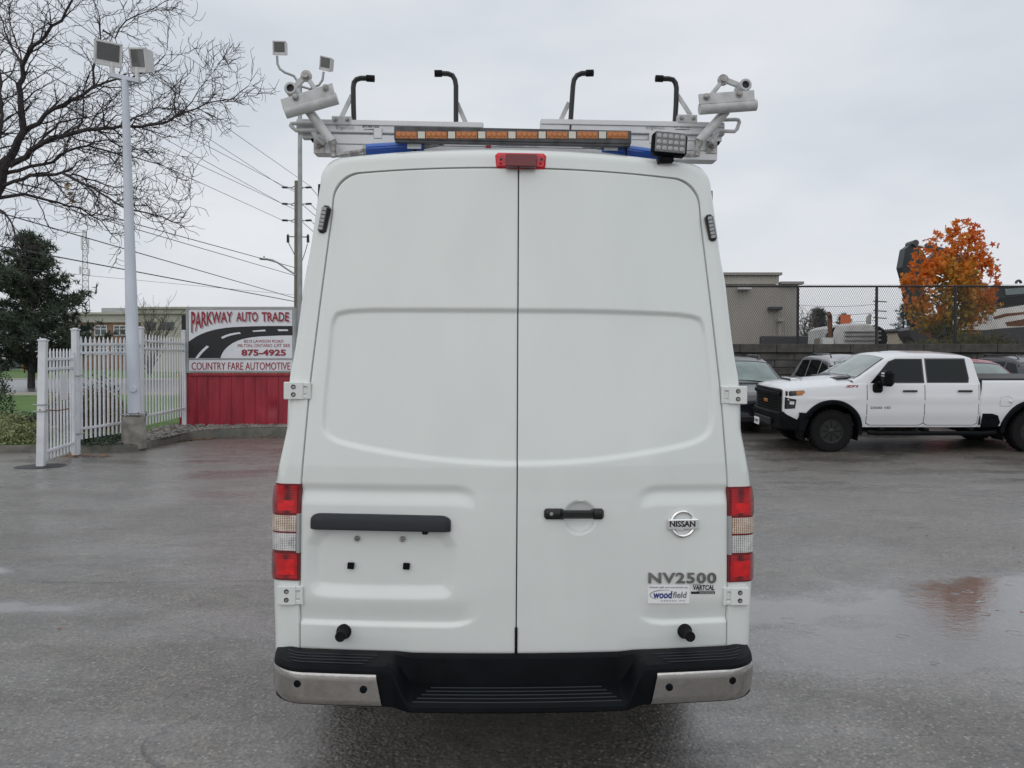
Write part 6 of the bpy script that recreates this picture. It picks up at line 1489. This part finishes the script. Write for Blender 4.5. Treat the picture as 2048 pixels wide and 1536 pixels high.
# ------------------------------------------------------------------ trees and plants
def leaf_cloud(mb, pts, size, rnd, fold=True, tints=None, shape='leaf'):
    for i, p in enumerate(pts):
        s = size * rnd.uniform(.6, 1.3); n = Vector((rnd.gauss(0, 1), rnd.gauss(0, 1), rnd.gauss(0, 1))).normalized(); u = n.orthogonal().normalized(); w = n.cross(u)
        a = rnd.uniform(0, 6.28); u, w = u * math.cos(a) + w * math.sin(a), w * math.cos(a) - u * math.sin(a)
        k = len(mb.v)
        if shape == 'star':      # five-lobed leaf
            ring = []
            for j in range(10):
                q = 2 * math.pi * j / 10; r = s * (.62 if j % 2 == 0 else .27); ring.append(tuple(p + u * math.cos(q) * r + w * math.sin(q) * r + n * (.12 * s * math.cos(2 * q))))
            mb.v += ring; mb.f.append(tuple(range(k, k + 10))); nf = 1
        else:
            mb.v += [tuple(p - u * s * .5), tuple(p + w * s * .25 + n * s * .08), tuple(p + u * s * .5), tuple(p - w * s * .25 + n * s * .08)]; mb.f.append((k, k + 1, k + 2, k + 3)); nf = 1
        if tints is not None:
            mb.tint = (mb.tint or []) + []
            mb.tint.append(tints[i])
def grow(mb, p, d, L, r0, r1, rnd, seg=.12, wig=.22, up=.05, n=4):
    pts = [Vector(p)]; d = Vector(d).normalized(); k = max(3, int(L / seg)); side = 1
    for i in range(k):
        d = (d + Vector((rnd.gauss(0, wig), rnd.gauss(0, wig), rnd.gauss(0, wig) + up))).normalized(); pts.append(pts[-1] + d * (L / k))
    mb.tube(pts, [lerp(r0, r1, i / k) for i in range(k + 1)], n, cap=False); return pts
def side_dir(t, rnd, spread=(.5, 1.1)):
    o = t.orthogonal().normalized(); q = Matrix.Rotation(rnd.uniform(0, 6.28), 3, t) @ o; a = rnd.uniform(*spread); return (t * math.cos(a) + q * math.sin(a)).normalized()
# bare tree ---------------------------------------------------------------
rnd = random.Random(21); BTY = 19.0
limbs = [
    ([(-75, 880), (-72, 700), (-66, 560), (-45, 450), (-8, 385), (19, 318)], .36, .22, 0.0),
    ([(19, 318), (47, 266), (39, 188), (44, 131), (69, 94), (91, 72), (125, 41), (141, 0), (150, -60)], .18, .03, -.8),
    ([(47, 266), (94, 231), (141, 200), (188, 178), (212, 164), (256, 158), (300, 140), (330, 110)], .13, .02, .8),
    ([(19, 331), (62, 300), (103, 278), (156, 262), (244, 255), (331, 247), (353, 231), (416, 209), (462, 194), (497, 172)], .15, .015, -.5),
    ([(0, 352), (62, 334), (106, 325), (131, 303), (175, 291), (250, 312), (312, 328), (353, 344)], .10, .012, 1.0),
    ([(-6, 375), (62, 353), (125, 347), (187, 375), (250, 416), (312, 431), (359, 447), (381, 412)], .10, .012, -1.2),
    ([(-10, 397), (47, 388), (94, 400), (156, 416), (203, 444), (240, 485)], .09, .012, .4),
    ([(-20, 410), (10, 425), (25, 450), (33, 490), (44, 530)], .07, .012, -.6),
    ([(-30, 420), (-20, 320), (5, 250), (0, 150), (-15, 40), (-20, -60)], .13, .03, 1.2),
    ([(44, 131), (22, 92), (8, 60), (-4, 20)], .07, .012, .2),
    ([(188, 178), (190, 120), (200, 60), (196, 20), (170, -30)], .06, .012, -.3),
    ([(205, 60), (228, 76), (250, 40), (290, 25), (330, 5), (350, -5)], .045, .01, .5),
    ([(353, 231), (376, 215), (390, 190), (410, 160), (455, 110)], .035, .008, .6),
    ([(244, 255), (290, 225), (330, 215), (372, 222), (400, 236)], .04, .008, -1.0),
    ([(62, 300), (120, 245), (170, 236), (225, 215), (270, 205)], .06, .01, 1.4),
    ([(-66, 560), (-110, 430), (-180, 300), (-240, 160)], .2, .05, .5),
    ([(-45, 450), (-60, 330), (-90, 200), (-80, 60), (-70, -60)], .18, .04, -1.0),
    ([(175, 291), (215, 280), (262, 300), (300, 296), (345, 310)], .04, .008, .2),
    ([(125, 347), (160, 352), (215, 372), (262, 372), (320, 398)], .05, .008, -.7)]
tb_ = P(-75, 880, BTY); tb_.z = lawn_z(BTY); bare = thing('bare_tree', tb_, 'large bare tree with dense dark twigs reaching over the lamp post', 'tree')
trunk = MB(); br = MB(); tw = MB(); n_tw = 0
for li, (pp, r0, r1, dep) in enumerate(limbs):
    r0, r1 = r0 * .55, r1 * .6; pts = []
    for i, (x, y) in enumerate(pp):
        pts.append(P(x, y, BTY + dep * (i / (len(pp) - 1)) * 1.6))
    if li == 0: pts[0].z = lawn_z(BTY) - .2
    # densify and roughen
    fine = []
    for a, b in zip(pts, pts[1:]):
        k = max(2, int((b - a).length / .22))
        for j in range(k): fine.append(a.lerp(b, j / k))
    fine.append(pts[-1])
    fine = [p + Vector((rnd.gauss(0, .018), rnd.gauss(0, .03), rnd.gauss(0, .018))) if 0 < i < len(fine) - 1 else p for i, p in enumerate(fine)]
    m = len(fine) - 1
    (trunk if li == 0 else br).tube(fine, [lerp(r0, r1, (i / m) ** .75) for i in range(m + 1)], 10 if r0 > .1 else 6, cap=False)
    if li == 0: continue
    acc = 0
    for i in range(2, m + 1):
        t = (fine[i] - fine[i - 1]); acc += t.length; t.normalize()
        frac = i / m; rr_ = lerp(r0, r1, frac ** .75)
        while acc > .13:
            acc -= .13
            if rnd.random() < .12: continue
            d = side_dir(t, rnd, (.45, 1.15)); d.y *= .75; d.x += .10; d.normalize()
            L = rnd.uniform(.45, 1.45) * (1.0 if frac < .6 else .62); ra = min(rr_ * .5, .022)
            q = grow(br, fine[i], d, L, ra, .006, rnd, .13, .20, .035, 4)
            for j in range(1, len(q)):
                for rep in range(2):
                    if rnd.random() < .70:
                        t2 = (q[j] - q[j - 1]).normalized(); d2 = side_dir(t2, rnd, (.5, 1.2)); L2 = rnd.uniform(.18, .62)
                        w_ = grow(tw, q[j], d2, L2, .0075, .0045, rnd, .10, .30, .04, 3); n_tw += 1
                        if rnd.random() < .55 and len(w_) > 2:
                            k_ = rnd.randrange(1, len(w_)); t3 = (w_[k_] - w_[k_ - 1]).normalized(); grow(tw, w_[k_], side_dir(t3, rnd, (.5, 1.1)), rnd.uniform(.10, .32), .0055, .0038, rnd, .09, .3, .03, 3); n_tw += 1
trunk.build('trunk', 'bark_dark', bare, tb_); br.build('branches', 'bark_dark', bare, tb_); o = tw.build('twigs', 'bark_dark', bare, tb_, smooth=0); o['kind'] = 'stuff'
nl = MB(); leaf_cloud(nl, [P(140 + rnd.gauss(0, 6), 378 + rnd.gauss(0, 10), BTY - .5) for _ in range(9)], .20, rnd); nl.build('caught_leaves', 'tan_leaf', bare, tb_)
# maple in autumn colour ---------------------------------------------------
rnd = random.Random(5); MY_ = 26.5; mbs = P(1899, 700, MY_); mbs.z = yard_z(MY_)
maple = thing('maple_tree', mbs, 'small maple tree with orange and gold autumn leaves behind the chain-link fence', 'tree')
tk = MB(); tk.tube([mbs, P(1899, 670, MY_), P(1900, 620, MY_), P(1902, 540, MY_), P(1905, 470, MY_)], [.11, .09, .075, .05, .02], 9); blobs = []
for x, y, rx, ry, dep, dens in [(1905, 600, 62, 45, 0, 1.0), (1860, 620, 45, 42, -.3, .95), (1950, 605, 42, 45, .3, .95), (1835, 600, 30, 26, .2, .8), (1845, 555, 42, 36, 0, .95), (1900, 545, 55, 42, -.4, 1.0), (1955, 545, 36, 42, .2, .85), (1925, 495, 42, 42, 0, .9), (1885, 500, 30, 26, .3, .6), (1922, 458, 26, 20, 0, .95), (1870, 475, 16, 14, 0, .5), (1945, 475, 18, 20, .2, .8), (1975, 520, 18, 26, 0, .7), (1982, 565, 14, 20, .2, .6), (1880, 665, 36, 20, -.2, .6), (1940, 650, 26, 26, .2, .7), (1830, 575, 20, 16, 0, .6), (1840, 505, 16, 14, .1, .45), (1820, 585, 18, 12, 0, .6), (1965, 600, 20, 20, .2, .6), (1978, 498, 14, 10, 0, .6), (1905, 640, 36, 32, -.3, .9)]:
    c = P(x, y, MY_ + dep); rx_, rz_ = rx / FOC * MY_, ry / FOC * MY_; blobs.append((c, rx_, rz_, dens))
    tk.tube([P(1901, min(690, max(y + 40, 560)), MY_), c.lerp(P(1901, 600, MY_), .4), c], [.03, .018, .008], 5)
tk.build('trunk', 'bark', maple, mbs)
lf = MB(); lf.tint = []; pts = []; tin = []
for c, rx_, rz_, dens in blobs:
    n = int(430 * dens * (rx_ * rz_) / .45)
    for _ in range(n):
        while True:
            q = Vector((rnd.uniform(-1, 1), rnd.uniform(-1, 1), rnd.uniform(-1, 1)))
            if .15 < q.length < 1: break
        p = c + Vector((q.x * rx_, q.y * (rx_ + rz_) * .5, q.z * rz_)) + Vector((rnd.gauss(0, .06), rnd.gauss(0, .06), rnd.gauss(0, .06)))
        if mnoise.noise(p * 1.9) < -.04 and rnd.random() < .9: continue
        hgt = (p.z - (mbs.z + 1.0)) / 3.9; edge = abs(p.x - mbs.x) / 1.7
        tin.append(min(1, max(0, .10 + .66 * hgt + .36 * edge + .22 * mnoise.noise(p * 1.7) + rnd.gauss(0, .09)))); pts.append(p)
leaf_cloud(lf, pts, .165, rnd, tints=tin, shape='star'); lf.build('crown', 'maple_leaves', maple, mbs, smooth=0)
# pine ---------------------------------------------------------------------
def conifer(name, label, px, base_py, top_py, Y, half_px, mat, n_br, seed, zb, asym=0.0, tuft=.34, low=.12, group=None):
    rnd = random.Random(seed); b = P(px, base_py, Y); b.z = zb; top = P(px, top_py, Y).z; H = top - zb; Rm = half_px / FOC * Y
    t = thing(name, b, label, 'tree', group); tr_ = MB(); nd = MB(); tr_.tube([(b.x, Y, zb - .2), (b.x + .1, Y, zb + H * .5), (b.x, Y, top - .2)], [.22, .13, .03], 8)
    for k in range(n_br):
        f = low + (1 - low) * (k + rnd.random()) / n_br; z = zb + H * f; R_ = Rm * (1.05 - f) ** .75 * rnd.choice((.5, .75, 1.0, 1.15)) * rnd.uniform(.85, 1.08) * min(1, (f - low) * 6 + .5); a = rnd.uniform(0, 6.28)
        d = Vector((math.cos(a) + asym, math.sin(a), .10 + .5 * f)).normalized(); p0 = Vector((b.x, Y, z)); p1 = p0 + d * R_; p1.z += .25 * R_ * .3
        tr_.tube([p0, p0.lerp(p1, .5) - Vector((0, 0, .04 * R_)), p1], [.045, .03, .012], 4, cap=False)
        m = max(3, int(R_ / .22))
        for j in range(m):
            s_ = (j + 1) / m; c = p0.lerp(p1, s_) + Vector((rnd.gauss(0, .13), rnd.gauss(0, .13), rnd.gauss(0, .07)))
            if s_ < .25: continue
            for _ in range(3):
                c2 = c + Vector((rnd.gauss(0, .17), rnd.gauss(0, .17), rnd.gauss(.03, .10)))
                for q in range(9):      # a tuft of needles
                    v = Vector((rnd.gauss(0, 1), rnd.gauss(0, 1), rnd.gauss(.45, .8))).normalized() * tuft * rnd.uniform(.6, 1.1); w_ = v.orthogonal().normalized() * tuft * .085; k0 = len(nd.v)
                    nd.v += [tuple(c2 - w_), tuple(c2 + w_), tuple(c2 + v)]; nd.f.append((k0, k0 + 1, k0 + 2))
    tr_.build('trunk', 'bark_dark', t, b); nd.build('crown', mat, t, b, smooth=0); return t
conifer('pine_tree', 'dark green pine tree standing on the lawn beyond the gate', 62, 742, 478, 46, 150, 'needles', 150, 12, lawn_z(46), low=.10, tuft=.42)
conifer('far_pine', 'dark conifer with a rounded top beside the grey warehouse', 1638, 690, 624, 70, 42, 'needles_far', 70, 8, yard_z(70), low=.02, tuft=.5)
conifer('far_pine', 'low dark conifer just above the worn white truck', 1685, 690, 632, 85, 26, 'needles_far', 40, 9, yard_z(85), low=.02, tuft=.5)
conifer('far_pine', 'pale thin conifer beside the excavator arm', 1805, 690, 612, 75, 20, 'needles_far', 26, 10, yard_z(75), low=.05, tuft=.4)
# twiggy leafless bushes
def twiggy(name, label, px, base_py, top_py, Y, half_px, zb, seed, n=40):
    rnd = random.Random(seed); b = P(px, base_py, Y); b.z = zb; H = P(px, top_py, Y).z - zb; R_ = half_px / FOC * Y; t = thing(name, b, label, 'bush'); mb = MB(); k = Y / 60
    for _ in range(n):
        a = rnd.uniform(0, 6.28); d = Vector((math.cos(a) * rnd.uniform(0, R_ / H), math.sin(a) * rnd.uniform(0, R_ / H), 1)); q = grow(mb, (b.x, Y, zb), d, H * rnd.uniform(.7, 1.1), .05 * k, .012 * k, rnd, H / 8, .12, .03, 4)
        for j in range(3, len(q)):
            for _ in range(2): grow(mb, q[j], side_dir((q[j] - q[j - 1]).normalized(), rnd, (.3, .9)), H * rnd.uniform(.1, .28), .018 * k, .010 * k, rnd, H / 14, .25, .03, 3)
    mb.build('branches', 'bark', t, b, smooth=0)
twiggy('leafless_bush', 'leafless twiggy tree in front of the pale building', 300, 720, 612, 75, 55, lawn_z(75), 4, 34)
twiggy('leafless_bush', 'leafless twiggy bush beside the far conifer and grey warehouse', 1612, 690, 630, 62, 26, yard_z(62), 5, 26)
# shrubs ---------------------------------------------------------------------
def shrub(name, label, cat, c, r, mat, n, size, seed, group=None):
    rnd = random.Random(seed); c = Vector(c); t = thing(name, c, label, cat, group); mb = MB(); st_ = MB(); pts = []
    for _ in range(n):
        while True:
            q = Vector((rnd.uniform(-1, 1), rnd.uniform(-1, 1), rnd.uniform(0, 1)))
            if .35 < q.length < 1: break
        p = Vector((q.x * r[0], q.y * r[1], q.z * r[2])) * (1 + .25 * mnoise.noise(q * 3 + c)); pts.append(p)
    leaf_cloud(mb, pts, size, rnd); mb.build('leaves', mat, t, smooth=0)
    for _ in range(14):
        a = rnd.uniform(0, 6.28); st_.tube([(0, 0, -.05), (math.cos(a) * r[0] * .4, math.sin(a) * r[1] * .4, r[2] * .5), (math.cos(a) * r[0] * .75, math.sin(a) * r[1] * .75, r[2] * .75)], [.02, .014, .006], 4, cap=False)
    st_.build('stems', 'bark', t)
for i, (px, Y, rx, rz, n) in enumerate([(-20, 17.2, .9, .42, 2600), (40, 17.0, .75, .40, 2300), (12, 18.3, .8, .55, 2200), (85, 17.6, .6, .34, 1500)]):
    c = P(px, 880, Y); c.z = lawn_z(Y); lab = ['cream and green variegated groundcover shrub at the kerb away from the gate', 'cream and green variegated groundcover shrub just outside the gate post', 'taller cream and green variegated shrub behind the low groundcover', 'small variegated shrub behind the gate pickets'][i]
    shrub('variegated_shrub', lab, 'shrub', c, (rx, .6, rz), 'shrub_green', n, .075, 30 + i, 'variegated shrubs behind the kerb')
for i, (px, Y, rx, rz, n, mat, lab) in enumerate([(118, 19.0, .55, 1.05, 1700, 'brown_shrub', 'rusty brown shrub seen through the gate pickets'), (190, 19.6, .95, 1.15, 2600, 'brown_shrub', 'wide rusty brown shrub seen through the tall picket fence'), (205, 20.3, .6, 1.6, 1300, 'dark_shrub', 'dark green shrub behind the rusty brown ones'), (-12, 25.0, .65, 1.7, 1900, 'dark_shrub', 'dark green conifer shrub on the lawn in front of the road'), (200, 16.75, .7, .22, 900, 'dark_shrub', 'low dark ivy at the foot of the picket fence'), (60, 20.0, 1.0, .45, 1700, 'dark_shrub', 'dark green low shrub between the groundcover and the lawn')]):
    c = P(px, 860, Y); c.z = lawn_z(Y); shrub('garden_shrub', lab, 'shrub', c, (rx, min(rx, .7), rz), mat, n, .08, 50 + i)
for i, (px, n) in enumerate([(1880, 500), (1935, 600), (1960, 700), (1985, 500), (1850, 260)]):
    Y = 24.6; c = P(px, 690, Y); c.z = yard_z(Y); r_ = random.Random(70 + i); mb = MB()
    for _ in range(n // 5):
        a = r_.uniform(0, 6.28); d = Vector((math.cos(a) * .35, math.sin(a) * .35, 1)); p0 = Vector((r_.gauss(0, .3), r_.gauss(0, .2), 0)); L = r_.uniform(.15, .55) * (.6 if px < 1900 else 1.0); p1 = p0 + d * L; w_ = Vector((.018, 0, 0)); k0 = len(mb.v)
        mb.v += [tuple(p0 - w_), tuple(p0 + w_), tuple(p1)]; mb.f.append((k0, k0 + 1, k0 + 2))
        leaf_cloud(mb, [p0.lerp(p1, r_.uniform(.3, 1)) + Vector((r_.gauss(0, .05), r_.gauss(0, .05), 0)) for _ in range(6)], .07, r_)
    o = mb.build('weed_clump', 'weeds', smooth=0); o.location = c
    tag(o, ['weeds at the foot of the maple trunk', 'yellow green weeds under the excavator lettering', 'tall yellow weeds in front of the excavator tracks', 'feathery yellow weeds beside the excavator counterweight', 'short weeds beside the excavator bucket'][i], 'weeds', 'weeds along the wall top')
# fallen leaves at the kerb
rnd = random.Random(9); mb = MB(); pts = []
for _ in range(260):
    t = rnd.random(); x = rnd.choice([rnd.gauss(-8.0, .25), rnd.uniform(-8, -4.5), rnd.gauss(-8.75, .3)]); 
    y = (interp(x, [(-8.12, 19.0), (-7.9, 19.45), (-7.5, 19.85), (-6.9, 20.1), (-6, 20.25), (-3, 20.36)]) if x > -8.12 else 15.6) - abs(rnd.gauss(0, .16)) - .03
    pts.append(Vector((x, y, .02)))
for _ in range(70): pts.append(Vector((rnd.uniform(-6, 6), rnd.uniform(3.6, 14), .012)))
for p in pts:
    if p.y < 15: p.z = gz(p.x, p.y) + .012
    s = rnd.uniform(.025, .06) if p.y > 15 else rnd.uniform(.008, .02); a = rnd.uniform(0, 6.28); u = Vector((math.cos(a), math.sin(a), rnd.uniform(-.3, .3))) * s; w_ = Vector((-math.sin(a), math.cos(a), rnd.uniform(-.3, .3))) * s * .6; k0 = len(mb.v)
    mb.v += [tuple(p - u), tuple(p + w_), tuple(p + u), tuple(p - w_)]; mb.f.append((k0, k0 + 1, k0 + 2, k0 + 3))
tag(mb.build('fallen_leaves', 'dry_leaf', smooth=0), 'fallen brown leaves and bits scattered on the wet asphalt', 'leaves', kind='stuff')
